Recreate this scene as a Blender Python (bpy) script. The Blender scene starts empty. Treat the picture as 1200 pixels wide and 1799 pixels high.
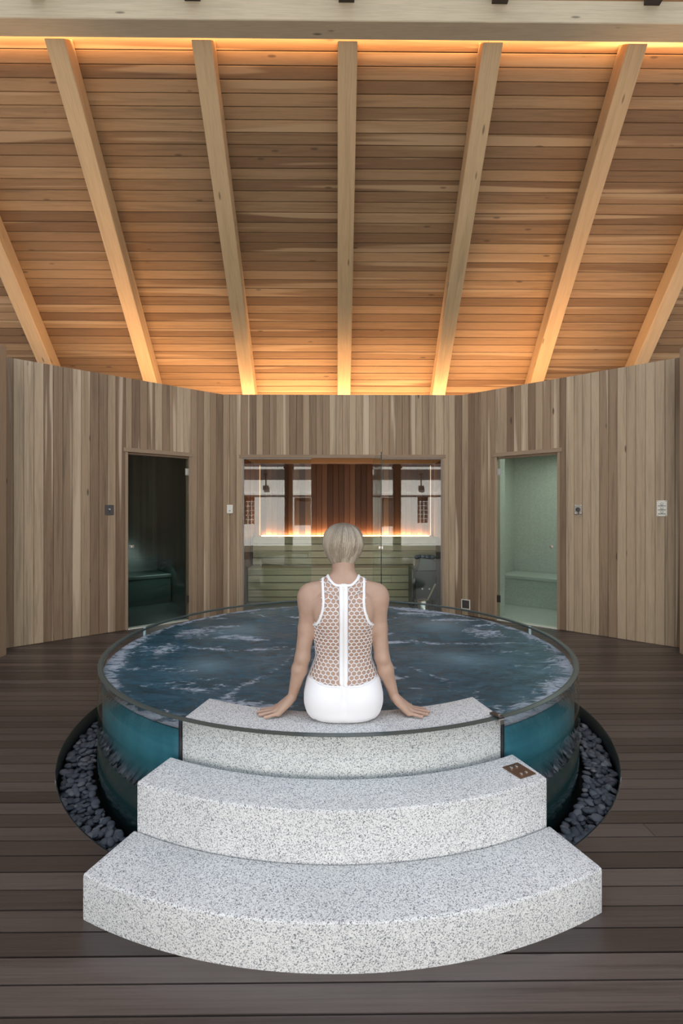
import bpy, bmesh, math, random
import numpy as np
from mathutils import Vector, Matrix
from mathutils.bvhtree import BVHTree
random.seed(7); np.random.seed(7)
S = bpy.context.scene
COL = S.collection
# ------------------------------------------------------------------ camera
cam_d = bpy.data.cameras.new('camera'); cam = bpy.data.objects.new('camera', cam_d); COL.objects.link(cam)
cam_d.sensor_fit = 'HORIZONTAL'; cam_d.sensor_width = 24.0; cam_d.lens = 17.2
cam.location = (0, 0, 1.40); cam.rotation_euler = (math.radians(90), 0, math.radians(-0.53))
cam_d.clip_start = 0.05; S.camera = cam
# ------------------------------------------------------------------ world, sun, exposure
W = bpy.data.worlds.new('world'); S.world = W; W.use_nodes = True
bg = W.node_tree.nodes['Background']; bg.inputs[0].default_value = (0.80, 0.89, 1.0, 1); bg.inputs[1].default_value = 1.05
sun_d = bpy.data.lights.new('sun', 'SUN'); sun_d.energy = 15.0; sun_d.angle = math.radians(0.6); sun_d.color = (1.0, 0.97, 0.92)
sun = bpy.data.objects.new('sun', sun_d); COL.objects.link(sun)
sun.rotation_euler = Vector((0.25, -0.80, -0.62)).to_track_quat('-Z', 'Y').to_euler()
S.view_settings.view_transform = 'Standard'; S.view_settings.look = 'None'
S.view_settings.gamma = 1.0; S.view_settings.use_curve_mapping = False; S.view_settings.exposure = 0.45
WARM = (1.0, 0.60, 0.31)
def area(name, loc, direction, sx, sy, power, color):
    d = bpy.data.lights.new(name, 'AREA'); d.shape = 'RECTANGLE'; d.size = sx; d.size_y = sy
    d.energy = power; d.color = color
    o = bpy.data.objects.new(name, d); COL.objects.link(o); o.location = loc
    o.rotation_euler = Vector(direction).to_track_quat('-Z', 'Y').to_euler()
    return o
# ------------------------------------------------------------------ helpers
def mat_new(name):
    m = bpy.data.materials.new(name); m.use_nodes = True
    nt = m.node_tree; return m, nt, nt.nodes['Principled BSDF']
def N(nt, t, **kw):
    n = nt.nodes.new(t)
    for k, v in kw.items():
        if k == 'inp':
            for a, b in v.items(): n.inputs[a].default_value = b
        else: setattr(n, k, v)
    return n
def ramp(nt, stops, fac=None, interp='LINEAR'):
    r = nt.nodes.new('ShaderNodeValToRGB'); cr = r.color_ramp; cr.interpolation = interp
    while len(cr.elements) < len(stops): cr.elements.new(0.5)
    for e, (p, c) in zip(cr.elements, stops):
        e.position = p; e.color = (*c, 1) if len(c) == 3 else c
    if fac is not None: nt.links.new(fac, r.inputs[0])
    return r
def mixc(nt, fac, a, b, blend='MIX'):
    m = nt.nodes.new('ShaderNodeMix'); m.data_type = 'RGBA'; m.blend_type = blend
    for s, v in ((m.inputs[0], fac), (m.inputs[6], a), (m.inputs[7], b)):
        if hasattr(v, 'is_linked'): nt.links.new(v, s)
        elif isinstance(v, (int, float)): s.default_value = v
        else: s.default_value = (*v, 1)
    return m.outputs[2]
def mth(nt, op, a, b=0.0, clamp=False):
    m = nt.nodes.new('ShaderNodeMath'); m.operation = op; m.use_clamp = clamp
    for s, v in zip(m.inputs, (a, b)):
        if hasattr(v, 'is_linked'): nt.links.new(v, s)
        else: s.default_value = v
    return m.outputs[0]
def plain(name, c, rough=0.5, metal=0.0, spec=0.5, emit=None, estr=0.0):
    m, nt, p = mat_new(name)
    p.inputs['Base Color'].default_value = (*c, 1); p.inputs['Roughness'].default_value = rough
    p.inputs['Metallic'].default_value = metal; p.inputs['Specular IOR Level'].default_value = spec
    if emit: p.inputs['Emission Color'].default_value = (*emit, 1); p.inputs['Emission Strength'].default_value = estr
    return m
def wood(name, cols, axis=2, grain=1.0, tone=0.5, sap=None, knot=0.5, rough=0.6, bump=0.15, spec=0.3, freq=28.0):
    """cols = three browns (per board tone), grain runs along local `axis`"""
    m, nt, p = mat_new(name); L = nt.links
    tc = N(nt, 'ShaderNodeTexCoord'); oi = N(nt, 'ShaderNodeObjectInfo')
    wn = N(nt, 'ShaderNodeTexWhiteNoise', noise_dimensions='1D'); L.new(mth(nt, 'MULTIPLY', oi.outputs['Random'], 913.7), wn.inputs['W'])
    sc = N(nt, 'ShaderNodeVectorMath', operation='SCALE'); L.new(wn.outputs['Color'], sc.inputs[0]); sc.inputs[3].default_value = 37.0
    ad = N(nt, 'ShaderNodeVectorMath', operation='ADD'); L.new(tc.outputs['Object'], ad.inputs[0]); L.new(sc.outputs[0], ad.inputs[1])
    def stretched(a, b):
        mp = N(nt, 'ShaderNodeMapping'); s = [a, a, a]; s[axis] = b; mp.inputs['Scale'].default_value = s
        L.new(ad.outputs[0], mp.inputs['Vector']); return mp.outputs[0]
    n1 = N(nt, 'ShaderNodeTexNoise', inp={'Scale': 1.0, 'Detail': 5.0, 'Roughness': 0.6, 'Distortion': 0.6}); L.new(stretched(freq * 1.6, 1.1), n1.inputs['Vector'])
    n2 = N(nt, 'ShaderNodeTexNoise', inp={'Scale': 1.0, 'Detail': 3.0, 'Distortion': 1.2}); L.new(stretched(freq * 0.45, 0.55), n2.inputs['Vector'])
    n3 = N(nt, 'ShaderNodeTexNoise', inp={'Scale': 1.0, 'Detail': 2.0}); L.new(stretched(150.0, 5.0), n3.inputs['Vector'])
    base = ramp(nt, [(0.0, cols[0]), (0.5, cols[1]), (1.0, cols[2])], oi.outputs['Random'])
    g = mth(nt, 'ADD', mth(nt, 'MULTIPLY', n1.outputs[0], 0.55), mth(nt, 'MULTIPLY', n2.outputs[0], 0.45))
    gr = ramp(nt, [(0.25, (1 - 0.55 * grain,) * 3), (0.5, (1.0, 1.0, 1.0)), (0.75, (1 + 0.0, 1.0, 1.0))], g)
    c = mixc(nt, 0.9, base.outputs[0], gr.outputs[0], 'MULTIPLY')
    fine = ramp(nt, [(0.35, (0.84, 0.83, 0.82)), (0.6, (1, 1, 1))], n3.outputs[0])
    c = mixc(nt, 0.7, c, fine.outputs[0], 'MULTIPLY')
    if sap:
        s2 = N(nt, 'ShaderNodeTexNoise', inp={'Scale': 1.0, 'Detail': 1.5, 'Distortion': 0.4}); L.new(stretched(9.0, 0.28), s2.inputs['Vector'])
        sm = ramp(nt, [(0.60, (0, 0, 0)), (0.66, (1, 1, 1))], s2.outputs[0])
        c = mixc(nt, mth(nt, 'MULTIPLY', sm.outputs[0], 0.75), c, sap)
    if knot:
        v = N(nt, 'ShaderNodeTexVoronoi', feature='F1', inp={'Scale': 1.0}); L.new(stretched(9.0, 2.3), v.inputs['Vector'])
        km = ramp(nt, [(0.0, (1, 1, 1)), (0.075, (0.75, 0.75, 0.75)), (0.12, (0, 0, 0))], v.outputs['Distance'])
        sp = N(nt, 'ShaderNodeSeparateColor'); L.new(v.outputs['Color'], sp.inputs[0])
        sel = mth(nt, 'LESS_THAN', sp.outputs[0], 0.42)
        km2 = mth(nt, 'MULTIPLY', mth(nt, 'MULTIPLY', km.outputs[0], sel), knot)
        c = mixc(nt, km2, c, tuple(x * 0.22 for x in cols[0]))
    L.new(c, p.inputs['Base Color'])
    p.inputs['Roughness'].default_value = rough; p.inputs['Specular IOR Level'].default_value = spec
    b = N(nt, 'ShaderNodeBump', inp={'Strength': bump, 'Distance': 0.004}); L.new(n1.outputs[0], b.inputs['Height']); L.new(b.outputs[0], p.inputs['Normal'])
    return m
def glass(name, tint=(0.93, 0.97, 0.95), ior=1.5, rough=0.0):
    m, nt, p = mat_new(name); nt.nodes.remove(p); L = nt.links
    out = [n for n in nt.nodes if n.type == 'OUTPUT_MATERIAL'][0]
    t = N(nt, 'ShaderNodeBsdfTransparent'); t.inputs[0].default_value = (*tint, 1)
    g = N(nt, 'ShaderNodeBsdfGlossy'); g.inputs['Roughness'].default_value = rough; g.inputs[0].default_value = (1, 1, 1, 1)
    f = N(nt, 'ShaderNodeFresnel', inp={'IOR': ior}); mx = N(nt, 'ShaderNodeMixShader')
    # the same Fresnel value on entering and on leaving the pane
    ge = N(nt, 'ShaderNodeNewGeometry'); inv = mth(nt, 'ADD', mth(nt, 'MULTIPLY', ge.outputs['Backfacing'], 1.0 / ior - ior), ior)
    L.new(inv, f.inputs['IOR'])
    L.new(f.outputs[0], mx.inputs[0]); L.new(t.outputs[0], mx.inputs[1]); L.new(g.outputs[0], mx.inputs[2]); L.new(mx.outputs[0], out.inputs[0])
    return m
def link(name, me, mat=None, parent=None, loc=None, rot=None):
    o = bpy.data.objects.new(name, me); COL.objects.link(o)
    if mat is not None and len(me.materials) == 0: me.materials.append(mat)
    if parent is not None: o.parent = parent
    if loc is not None: o.location = loc
    if rot is not None: o.rotation_euler = rot
    return o
def tag(o, label=None, cat=None, group=None, kind=None):
    if label: o['label'] = label
    if cat: o['category'] = cat
    if group: o['group'] = group
    if kind: o['kind'] = kind
    return o
def empty(name, loc=(0, 0, 0), rz=0.0):
    o = bpy.data.objects.new(name, None); COL.objects.link(o); o.location = loc; o.rotation_euler = (0, 0, rz); o.empty_display_size = 0.1
    return o
def pydata(name, v, f, smooth=False):
    me = bpy.data.meshes.new(name); me.from_pydata([tuple(map(float, a)) for a in v], [], [tuple(int(i) for i in a) for a in f]); me.update()
    if smooth: me.polygons.foreach_set('use_smooth', [True] * len(me.polygons))
    return me
class MB:
    """collects boxes, prisms, tubes into one mesh"""
    def __init__(s): s.v = []; s.f = []
    def add(s, v, f):
        k = len(s.v); s.v += [tuple(a) for a in v]; s.f += [tuple(i + k for i in a) for a in f]; return s
    def box(s, x0, x1, y0, y1, z0, z1, M=None):
        v = [(x, y, z) for x in (x0, x1) for y in (y0, y1) for z in (z0, z1)]
        if M: v = [tuple(M @ Vector(a)) for a in v]
        return s.add(v, [(0, 1, 3, 2), (4, 6, 7, 5), (0, 4, 5, 1), (2, 3, 7, 6), (0, 2, 6, 4), (1, 5, 7, 3)])
    def prism(s, poly, z0, z1, axis='z'):
        n = len(poly); f = [tuple(reversed(range(n))), tuple(range(n, 2 * n))] + [(i, (i + 1) % n, n + (i + 1) % n, n + i) for i in range(n)]
        mk = {'z': lambda a, b, c: (a, b, c), 'y': lambda a, b, c: (a, c, b), 'x': lambda a, b, c: (c, a, b)}[axis]
        return s.add([mk(a, b, z0) for a, b in poly] + [mk(a, b, z1) for a, b in poly], f)
    def tube(s, pts, r, n=8, cap=True):
        pts = [Vector(p) for p in pts]; rs = r if isinstance(r, (list, tuple)) else [r] * len(pts); V = []; F = []
        for i, p in enumerate(pts):
            t = (pts[min(i + 1, len(pts) - 1)] - pts[max(i - 1, 0)]).normalized()
            a = t.orthogonal().normalized() if i == 0 else (a - t * a.dot(t)).normalized()
            b = t.cross(a)
            V += [p + (a * math.cos(2 * math.pi * k / n) + b * math.sin(2 * math.pi * k / n)) * rs[i] for k in range(n)]
            if i: F += [((i - 1) * n + k, (i - 1) * n + (k + 1) % n, i * n + (k + 1) % n, i * n + k) for k in range(n)]
        if cap: F += [tuple(reversed(range(n))), tuple(range(len(V) - n, len(V)))]
        return s.add(V, F)
    def lathe(s, prof, n=24, c=(0, 0), cap=True):
        V = [(c[0] + r * math.cos(2 * math.pi * k / n), c[1] + r * math.sin(2 * math.pi * k / n), z) for r, z in prof for k in range(n)]
        F = [(i * n + k, i * n + (k + 1) % n, (i + 1) * n + (k + 1) % n, (i + 1) * n + k) for i in range(len(prof) - 1) for k in range(n)]
        if cap: F += [tuple(reversed(range(n))), tuple(range(len(V) - n, len(V)))]
        return s.add(V, F)
    def mesh(s, name='mesh', smooth=False, bevel=0.0, seg=1):
        me = pydata(name, s.v, s.f)
        bm = bmesh.new(); bm.from_mesh(me)
        bmesh.ops.recalc_face_normals(bm, faces=bm.faces)
        if bevel: bmesh.ops.bevel(bm, geom=[e for e in bm.edges if e.calc_face_angle(0) > 0.4], offset=bevel, segments=seg, profile=0.5, affect='EDGES')
        bm.to_mesh(me); bm.free()
        if smooth: me.polygons.foreach_set('use_smooth', [True] * len(me.polygons))
        return me
    def build(s, name, mat, parent=None, loc=None, rot=None, **kw): return link(name, s.mesh(name, **kw), mat, parent, loc, rot)
def board_mesh(w, t, l, ch=0.004):
    """board: width along x, thickness along y (front at y=0, facing -y), length along z from 0; chamfered front edges"""
    h = w / 2
    return MB().prism([(-h, t), (-h, ch), (-h + ch, 0), (h - ch, 0), (h, ch), (h, t)], 0, l).mesh('board')
# ------------------------------------------------------------------ materials
M = {}
M['wall'] = wood('cedar_wall', [(0.215, 0.138, 0.083), (0.355, 0.250, 0.157), (0.485, 0.370, 0.245)], 2, 1.1, sap=(0.56, 0.44, 0.31), knot=0.9, rough=0.7)
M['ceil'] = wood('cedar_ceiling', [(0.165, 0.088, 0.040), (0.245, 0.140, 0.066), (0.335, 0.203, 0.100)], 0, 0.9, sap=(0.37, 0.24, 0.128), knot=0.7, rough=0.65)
M['rafter'] = wood('pine_rafter', [(0.43, 0.275, 0.140), (0.46, 0.30, 0.155), (0.49, 0.325, 0.17)], 1, 0.5, knot=0.9, rough=0.6, freq=14)
M['beam'] = wood('pine_beam', [(0.50, 0.40, 0.27)] * 3, 0, 0.45, knot=0.9, rough=0.6, freq=12)
M['deck'] = wood('hardwood_deck', [(0.044, 0.032, 0.027), (0.074, 0.055, 0.047), (0.116, 0.090, 0.079)], 0, 1.15, freq=60.0, knot=0.5, rough=0.34, bump=0.3, spec=0.6)
M['trim'] = wood('cedar_trim', [(0.31, 0.215, 0.138), (0.35, 0.25, 0.162), (0.39, 0.285, 0.19)], 2, 0.5, knot=0, rough=0.65)
M['trimh'] = wood('cedar_trim_level', [(0.28, 0.192, 0.125), (0.31, 0.215, 0.14), (0.34, 0.24, 0.16)], 0, 0.5, knot=0, rough=0.65)
M['sauna'] = wood('sauna_cedar', [(0.105, 0.042, 0.020), (0.20, 0.085, 0.042), (0.33, 0.17, 0.09)], 2, 0.6, knot=0, rough=0.55)
M['bench'] = wood('sauna_bench_wood', [(0.42, 0.36, 0.22), (0.50, 0.43, 0.27), (0.58, 0.50, 0.33)], 0, 0.5, knot=0.2, rough=0.5)
M['glass'] = glass('clear_glass')
M['greenglass'] = glass('door_glass', (0.91, 0.955, 0.93))
M['acrylic'] = glass('tub_glass', (0.985, 0.995, 0.993), 1.22)
M['steel'] = plain('brushed_steel', (0.62, 0.60, 0.56), 0.28, 1.0)
M['darksteel'] = plain('dark_steel', (0.10, 0.095, 0.09), 0.35, 0.8)
M['bronze'] = plain('bronze_plate', (0.20, 0.125, 0.085), 0.38, 0.75)
M['black'] = plain('black_rubber', (0.006, 0.008, 0.012), 0.5)
M['dark'] = plain('dark_void', (0.012, 0.012, 0.012), 0.9)
M['ivory'] = plain('ivory_plastic', (0.74, 0.70, 0.60), 0.4)
M['chrome'] = plain('chrome', (0.8, 0.8, 0.8), 0.12, 1.0)
def granite():
    m, nt, p = mat_new('speckled_granite'); L = nt.links
    tc = N(nt, 'ShaderNodeTexCoord')
    v = N(nt, 'ShaderNodeTexVoronoi', inp={'Scale': 330.0}); L.new(tc.outputs['Object'], v.inputs['Vector'])
    n = N(nt, 'ShaderNodeTexNoise', inp={'Scale': 210.0, 'Detail': 3.0, 'Roughness': 0.7}); L.new(tc.outputs['Object'], n.inputs['Vector'])
    n2 = N(nt, 'ShaderNodeTexNoise', inp={'Scale': 3.0, 'Detail': 4.0}); L.new(tc.outputs['Object'], n2.inputs['Vector'])
    sp = N(nt, 'ShaderNodeSeparateColor'); L.new(v.outputs['Color'], sp.inputs[0])
    f = mth(nt, 'ADD', mth(nt, 'MULTIPLY', sp.outputs[0], 0.45), mth(nt, 'MULTIPLY', n.outputs[0], 0.55))
    r = ramp(nt, [(0.26, (0.13, 0.135, 0.15)), (0.36, (0.40, 0.405, 0.42)), (0.44, (0.66, 0.655, 0.65)), (0.68, (0.82, 0.81, 0.795))], f)
    r2 = ramp(nt, [(0.3, (0.90, 0.90, 0.90)), (0.7, (1, 1, 1))], n2.outputs[0])
    L.new(mixc(nt, 1.0, r.outputs[0], r2.outputs[0], 'MULTIPLY'), p.inputs['Base Color'])
    p.inputs['Roughness'].default_value = 0.75; p.inputs['Specular IOR Level'].default_value = 0.25
    b = N(nt, 'ShaderNodeBump', inp={'Strength': 0.25, 'Distance': 0.002}); L.new(f, b.inputs['Height']); L.new(b.outputs[0], p.inputs['Normal'])
    return m
M['granite'] = granite()
def mosaic(name, c, grout, size=0.022):
    m, nt, p = mat_new(name); L = nt.links
    tc = N(nt, 'ShaderNodeTexCoord'); sx = N(nt, 'ShaderNodeSeparateXYZ'); L.new(tc.outputs['Object'], sx.inputs[0])
    def line(o):
        fr = mth(nt, 'FRACT', mth(nt, 'MULTIPLY', o, 1.0 / size)); return mth(nt, 'LESS_THAN', fr, 0.12)
    ge = N(nt, 'ShaderNodeNewGeometry')
    a = mth(nt, 'MAXIMUM', line(sx.outputs[0]), mth(nt, 'MAXIMUM', line(sx.outputs[1]), line(sx.outputs[2])))
    sn = N(nt, 'ShaderNodeVectorMath', operation='SNAP'); L.new(tc.outputs['Object'], sn.inputs[0]); sn.inputs[1].default_value = (size,) * 3
    wn = N(nt, 'ShaderNodeTexWhiteNoise'); L.new(sn.outputs[0], wn.inputs[0])
    r = ramp(nt, [(0, tuple(x * 0.85 for x in c)), (1, c)], wn.outputs[0])
    L.new(mixc(nt, a, r.outputs[0], grout), p.inputs['Base Color']); p.inputs['Roughness'].default_value = 0.3
    return m
M['mosaic'] = mosaic('pale_green_mosaic', (0.56, 0.585, 0.52), (0.46, 0.48, 0.43))
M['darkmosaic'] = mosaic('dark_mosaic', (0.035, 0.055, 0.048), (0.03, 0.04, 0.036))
# ================================================================== THE SETTING
CX, CY = 0.014, 3.485            # tub centre on the deck
R_GLASS, R_PIT = 1.54, 1.745
WALL_H = 2.99
# ---- deck floor: dark sub floor with a round pit, and one object per deck board
def ring_poly(r0, z, n=96, x0=-7.0, x1=7.0, y0=-2.2, y1=9.2):
    v = []; f = []
    for k in range(n):
        a = 2 * math.pi * k / n; c, s = math.cos(a), math.sin(a)
        v.append((CX + r0 * c, CY + r0 * s, z))
        tx = ((x1 - CX) / c if c > 0 else (x0 - CX) / c) if abs(c) > 1e-6 else 1e9
        ty = ((y1 - CY) / s if s > 0 else (y0 - CY) / s) if abs(s) > 1e-6 else 1e9
        t = min(tx, ty); v.append((CX + t * c, CY + t * s, z))
    f = [(2 * k, 2 * k + 1, (2 * k + 3) % (2 * n), (2 * k + 2) % (2 * n)) for k in range(n)]
    return v, f
v, f = ring_poly(R_PIT + 0.02, -0.03)
floor = tag(link('floor', pydata('floor', v, f), M['dark']), kind='structure')
BW, GAP = 0.0915, 0.0065
def deck_piece(x0, x1, y0, y1):
    """board from x0 to x1; the pit is cut out of it, so it may come back as two pieces with curved ends"""
    out = []; ys = np.linspace(y0, y1, 5)
    def half(y): d = R_PIT ** 2 - (y - CY) ** 2; return math.sqrt(d) if d > 0 else 0.0
    hs = [half(y) for y in ys]
    if max(hs) < 0.02 or x1 < CX - max(hs) or x0 > CX + max(hs): return [([x0] * 5, [x1] * 5)]
    l = [min(CX - h, x1) for h in hs]; r = [max(CX + h, x0) for h in hs]
    if x0 < CX - max(hs): out.append(([x0] * 5, l))
    if x1 > CX + max(hs): out.append((r, [x1] * 5))
    return out
y = -1.2; row = 0
while y < 8.4:
    y0, y1 = y + GAP, y + BW; ys = np.linspace(y0, y1, 5)
    cuts = [-5.2, 5.2]
    j = random.uniform(-3.9, 3.9)
    if row % 2 == 0 or random.random() < 0.3: cuts = [-5.2, j, 5.2]
    if y < 2.2 and -1.1 < j < 1.1: cuts = [-5.2, 5.2]
    for a, b in zip(cuts[:-1], cuts[1:]):
        for xl, xr in deck_piece(a + 0.0015, b - 0.0015, y0, y1):
            mx = 0.5 * (xl[0] + xr[0]); my = 0.5 * (y0 + y1)
            poly = [(xl[i] - mx, ys[i] - my) for i in range(5)][::-1] + [(xr[i] - mx, ys[i] - my) for i in range(5)]
            me = MB().prism(poly, -0.026, 0.0).mesh('deck_board')
            link('deck_board', me, M['deck'], floor, (mx, my, random.uniform(-0.0012, 0.0008)))
    y += BW; row += 1
# pit: steel edging and floor
pm = MB(); n = 128
prof = [(R_PIT + 0.0, -0.002), (R_PIT - 0.006, -0.002), (R_PIT - 0.006, -0.20), (R_PIT, -0.20)]
vv = [(CX + r * math.cos(2 * math.pi * k / n), CY + r * math.sin(2 * math.pi * k / n), z) for r, z in prof for k in range(n)]
ff = [(i * n + k, i * n + (k + 1) % n, (i + 1) * n + (k + 1) % n, (i + 1) * n + k) for i in range(3) for k in range(n)]
edg = link('pit_edging', pydata('pit_edging', vv, ff, True), plain('edging_metal', (0.035, 0.05, 0.05), 0.4, 0.5), floor)
pb = MB().lathe([(R_PIT, -0.21), (R_PIT, -0.20)], 96, (CX, CY)).build('pit_bottom', M['dark'], floor)
# ground outside, behind the viewer
g = link('floor_outside', pydata('floor_outside', [(-40, -40, -0.06), (40, -40, -0.06), (40, -2.2, -0.06), (-40, -2.2, -0.06)], [(0, 1, 2, 3)]), plain('paving', (0.08, 0.075, 0.07), 0.8))
tag(g, kind='structure')

# ---- walls of upright cedar boards
WB, WT = 0.0905, 0.018
wall_meshes = {}
def wmesh(z0, z1, w=WB - 0.0015):
    k = (round(z0, 3), round(z1, 3), round(w, 3))
    if k not in wall_meshes: wall_meshes[k] = board_mesh(w, WT, z1 - z0, 0.005)
    return wall_meshes[k]
def boarded_wall(name, A, B, openings, z1=WALL_H, mat='wall', jitter=0.0015, thick=0.10, wb=WB):
    """A, B = ends on the deck, boards face the right-hand side of A->B; openings = (u0, u1, head height)"""
    A = Vector(A); B = Vector(B); d = (B - A); Ln = d.length; d.normalize(); ang = math.atan2(d.y, d.x)
    w = empty(name, (A.x, A.y, 0), ang); tag(w, kind='structure')
    bm = MB(); us = [0.0] + sorted(sum([[o[0], o[1]] for o in openings], [])) + [Ln]
    for i in range(len(us) - 1):
        op = [o for o in openings if abs(o[0] - us[i]) < 1e-6]
        bm.box(us[i], us[i + 1], WT, thick, op[0][2] if op else 0.0, z1)
    bm.build('backing', M['dark'], w)
    nb = max(1, round(Ln / wb)); step = Ln / nb
    edges = [step * i for i in range(nb + 1)]
    for o in openings:                       # board joints meet the opening's sides
        for e in (o[0], o[1]):
            k = min(range(len(edges)), key=lambda i: abs(edges[i] - e)); edges[k] = e
    edges.sort()
    for a, b in zip(edges[:-1], edges[1:]):
        if b - a < 0.01: continue
        mid = 0.5 * (a + b); zz = 0.004
        for o in openings:
            if o[0] - 1e-6 < mid < o[1] + 1e-6: zz = o[2]
        me = wmesh(zz, z1, b - a - 0.0015)
        link('wall_board', me, M[mat], w, (mid, random.uniform(0, jitter), zz))
    return w
LA, LB = (-3.624, 4.854), (-1.544, 6.64)
def u_of(px, A, B):       # where the sight line of photo column px meets the wall line
    k = math.tan(math.atan((px - 600) / 860.0) + math.radians(0.53)); A = Vector(A); B = Vector(B); d = (B - A).normalized()
    return (k * A.y - A.x) / (d.x - k * d.y)
RA, RB = (1.698, 6.64), (3.764, 4.79)
UL0, UL1, UR0, UR1 = u_of(221, LA, LB), u_of(335.5, LA, LB), u_of(869.5, RA, RB), u_of(983, RA, RB)
DOOR_H = 2.125
wl = boarded_wall('wall_left', LA, LB, [(UL0, UL1, DOOR_H)])
wc = boarded_wall('wall_back', LB, RA, [(0.245, 2.997, 2.145)])
wr = boarded_wall('wall_right', RA, RB, [(UR0, UR1, DOOR_H)])
# corner posts where the wall planes meet
for x, y, a in ((-1.544, 6.64, 20.4), (1.698, 6.64, -20.8)):
    MB().box(-0.05, 0.05, 0.012, 0.12, 0, WALL_H - 0.002).build('corner_post', M['trim'], wc, (x + 1.544, 0, 0), (0, 0, math.radians(a)))
# side screens at the picture's edges: boards with a thicker upper band
for nm, x0, x1, tilt in (('wall_side_left', -4.6, -3.262, 1), ('wall_side_right', 3.424, 4.7, -1)):
    w = boarded_wall(nm, (x0, 4.74), (x1, 4.74), [], 3.02, thick=0.09)
    L_ = x1 - x0
    for i in range(14):
        a = L_ * i / 14
        link('upper_band_board', board_mesh(L_ / 14 - 0.002, 0.03, 0.80, 0.006), M['wall'], w, (a + L_ / 28 + (0.01 if tilt > 0 else -0.01), -0.032, 2.17))
    MB().box(0.0 if tilt > 0 else -0.012, L_ + (0.012 if tilt > 0 else 0), -0.05, 0.0, 2.145, 2.17).build('ledge', M['trimh'], w)
    MB().box(L_ - 0.002 if tilt > 0 else -0.02, L_ + 0.02 if tilt > 0 else 0.002, 0.0, 0.09, 0.0, 3.02).build('end_board', M['trim'], w)

boarded_wall('wall_return_left', (-3.70, 0.9), (-3.70, 4.70), [], 3.02, thick=0.09)
boarded_wall('wall_return_right', (3.82, 4.70), (3.82, 0.9), [], 3.02, thick=0.09)
# ---- roof: sloping ceiling boards, rafters, ridge beam
SL = 1.105; PH = math.atan(SL)
def zr(yy): return 3.081 + SL * (7.0 - yy)          # rafter undersides
def zc(yy): return zr(yy) + 0.30                    # ceiling board faces
y_top, y_bot = 4.40, 7.46
ceil = empty('ceiling'); tag(ceil, kind='structure')
c_ = math.cos(PH); s_ = math.sin(PH)
rb = MB(); t0 = 0.05
def up(yy, dz): return (yy, zc(yy) + dz)
rb.add([(x, yy, zc(yy) + dz) for x in (-7.5, 7.5) for yy, dz in ((y_top - 0.2, 0.03), (y_bot, 0.03), (y_bot, 0.18), (y_top - 0.2, 0.18))],
       [(0, 1, 2, 3), (7, 6, 5, 4), (0, 4, 5, 1), (1, 5, 6, 2), (2, 6, 7, 3), (3, 7, 4, 0)])
rb.build('roof_deck', M['dark'], ceil)
CB = 0.1045; RS = 1.36; RX = [i * RS + 0.10 for i in range(-4, 5)]
cmesh = {}
def cmesh_for(l):
    k = round(l, 3)
    if k not in cmesh:
        h = CB / 2 - 0.0013; ch = 0.0055; ll = l / 2 - 0.001
        # face looks along -z of the board, grain along x
        cmesh[k] = MB().prism([(-h, 0.02), (-h, ch), (-h + ch, 0), (h - ch, 0), (h, ch), (h, 0.02)], -ll, ll, 'x').mesh('ceiling_board')
    return cmesh[k]
nrow = int((y_bot - y_top) / c_ / CB)
for i in range(nrow):
    sdist = (i + 0.5) * CB; yy = y_top + sdist * c_; zz = zc(yy)
    joints = [RX[0] - RS] + sorted(random.sample(RX[1:-1], 2 if i % 3 else 3)) + [RX[-1] + RS]
    for a, b in zip(joints[:-1], joints[1:]):
        o = link('ceiling_board', cmesh_for(b - a), M['ceil'], ceil, ((a + b) / 2, yy, zz))
        o.rotation_euler = (-PH, 0, 0)
RW, RD = 0.185, 0.20
names = {-4: 'outermost pine rafter at the far left', -3: 'pine rafter crossing the left edge of the photo', -2: 'second pine rafter left of the middle one', -1: 'pine rafter just left of the middle one',
         0: 'middle pine rafter straight above the bather', 1: 'pine rafter just right of the middle one', 2: 'second pine rafter right of the middle one', 3: 'pine rafter crossing the right edge of the photo', 4: 'outermost pine rafter at the far right'}
Lr = (y_bot - 4.555) / c_
rme = MB().box(-RW / 2, RW / 2, 0, Lr, 0, RD).mesh('rafter', bevel=0.006)
for i, x in zip(range(-4, 5), RX):
    o = link('rafter', rme, M['rafter'], None, (x, 4.555, zr(4.555))); o.rotation_euler = (-PH, 0, 0)
    tag(o, names[i], 'rafter', 'pine rafters under the boarded roof')
bz0 = 5.788
bo = MB().box(-7.4, 7.4, 0, 0.178, 0, 0.205).build('ridge_beam', M['beam'], None, (0, 4.372, bz0), bevel=0.006)
tag(bo, 'pale horizontal timber beam across the top of the rafters', 'beam')
for i in range(-3, 4):
    x = i * 1.37 + 0.085
    o = MB().box(-0.07, 0.07, -0.36, -0.002, 0.0, 0.16).build('rafter_tail', plain('tail_dark%d' % i, (0.05, 0.035, 0.025), 0.7) if i == -3 else bpy.data.materials['tail_dark-3'], bo, (x, 0.0, 0.160))  # soft shade at the beam top is put into the tails' dark colour
MB().box(-7.4, 7.4, 7.47, 7.52, 2.36, 3.1).build('rear_sky_block', M['ceil'], ceil)  # unseen board, added to keep sky light from leaking in behind the walls
# LED strips (real lamps): behind the ridge beam and behind the top of the walls
led = plain('warm_led', (1, 0.8, 0.5), 0.5, emit=(1.0, 0.60, 0.27), estr=6.0)
st = MB().box(-6.5, 6.5, 0, 0.012, 0, 0.02).build('led_strip', led, None, (0, 4.556, 5.972))
tag(st, 'thin warm light strip hidden behind the top beam', 'light strip')
area('ridge_led', (0, 4.60, 5.885), (0, 0.5, 0.8), 13.0, 0.02, 85, WARM)

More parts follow.
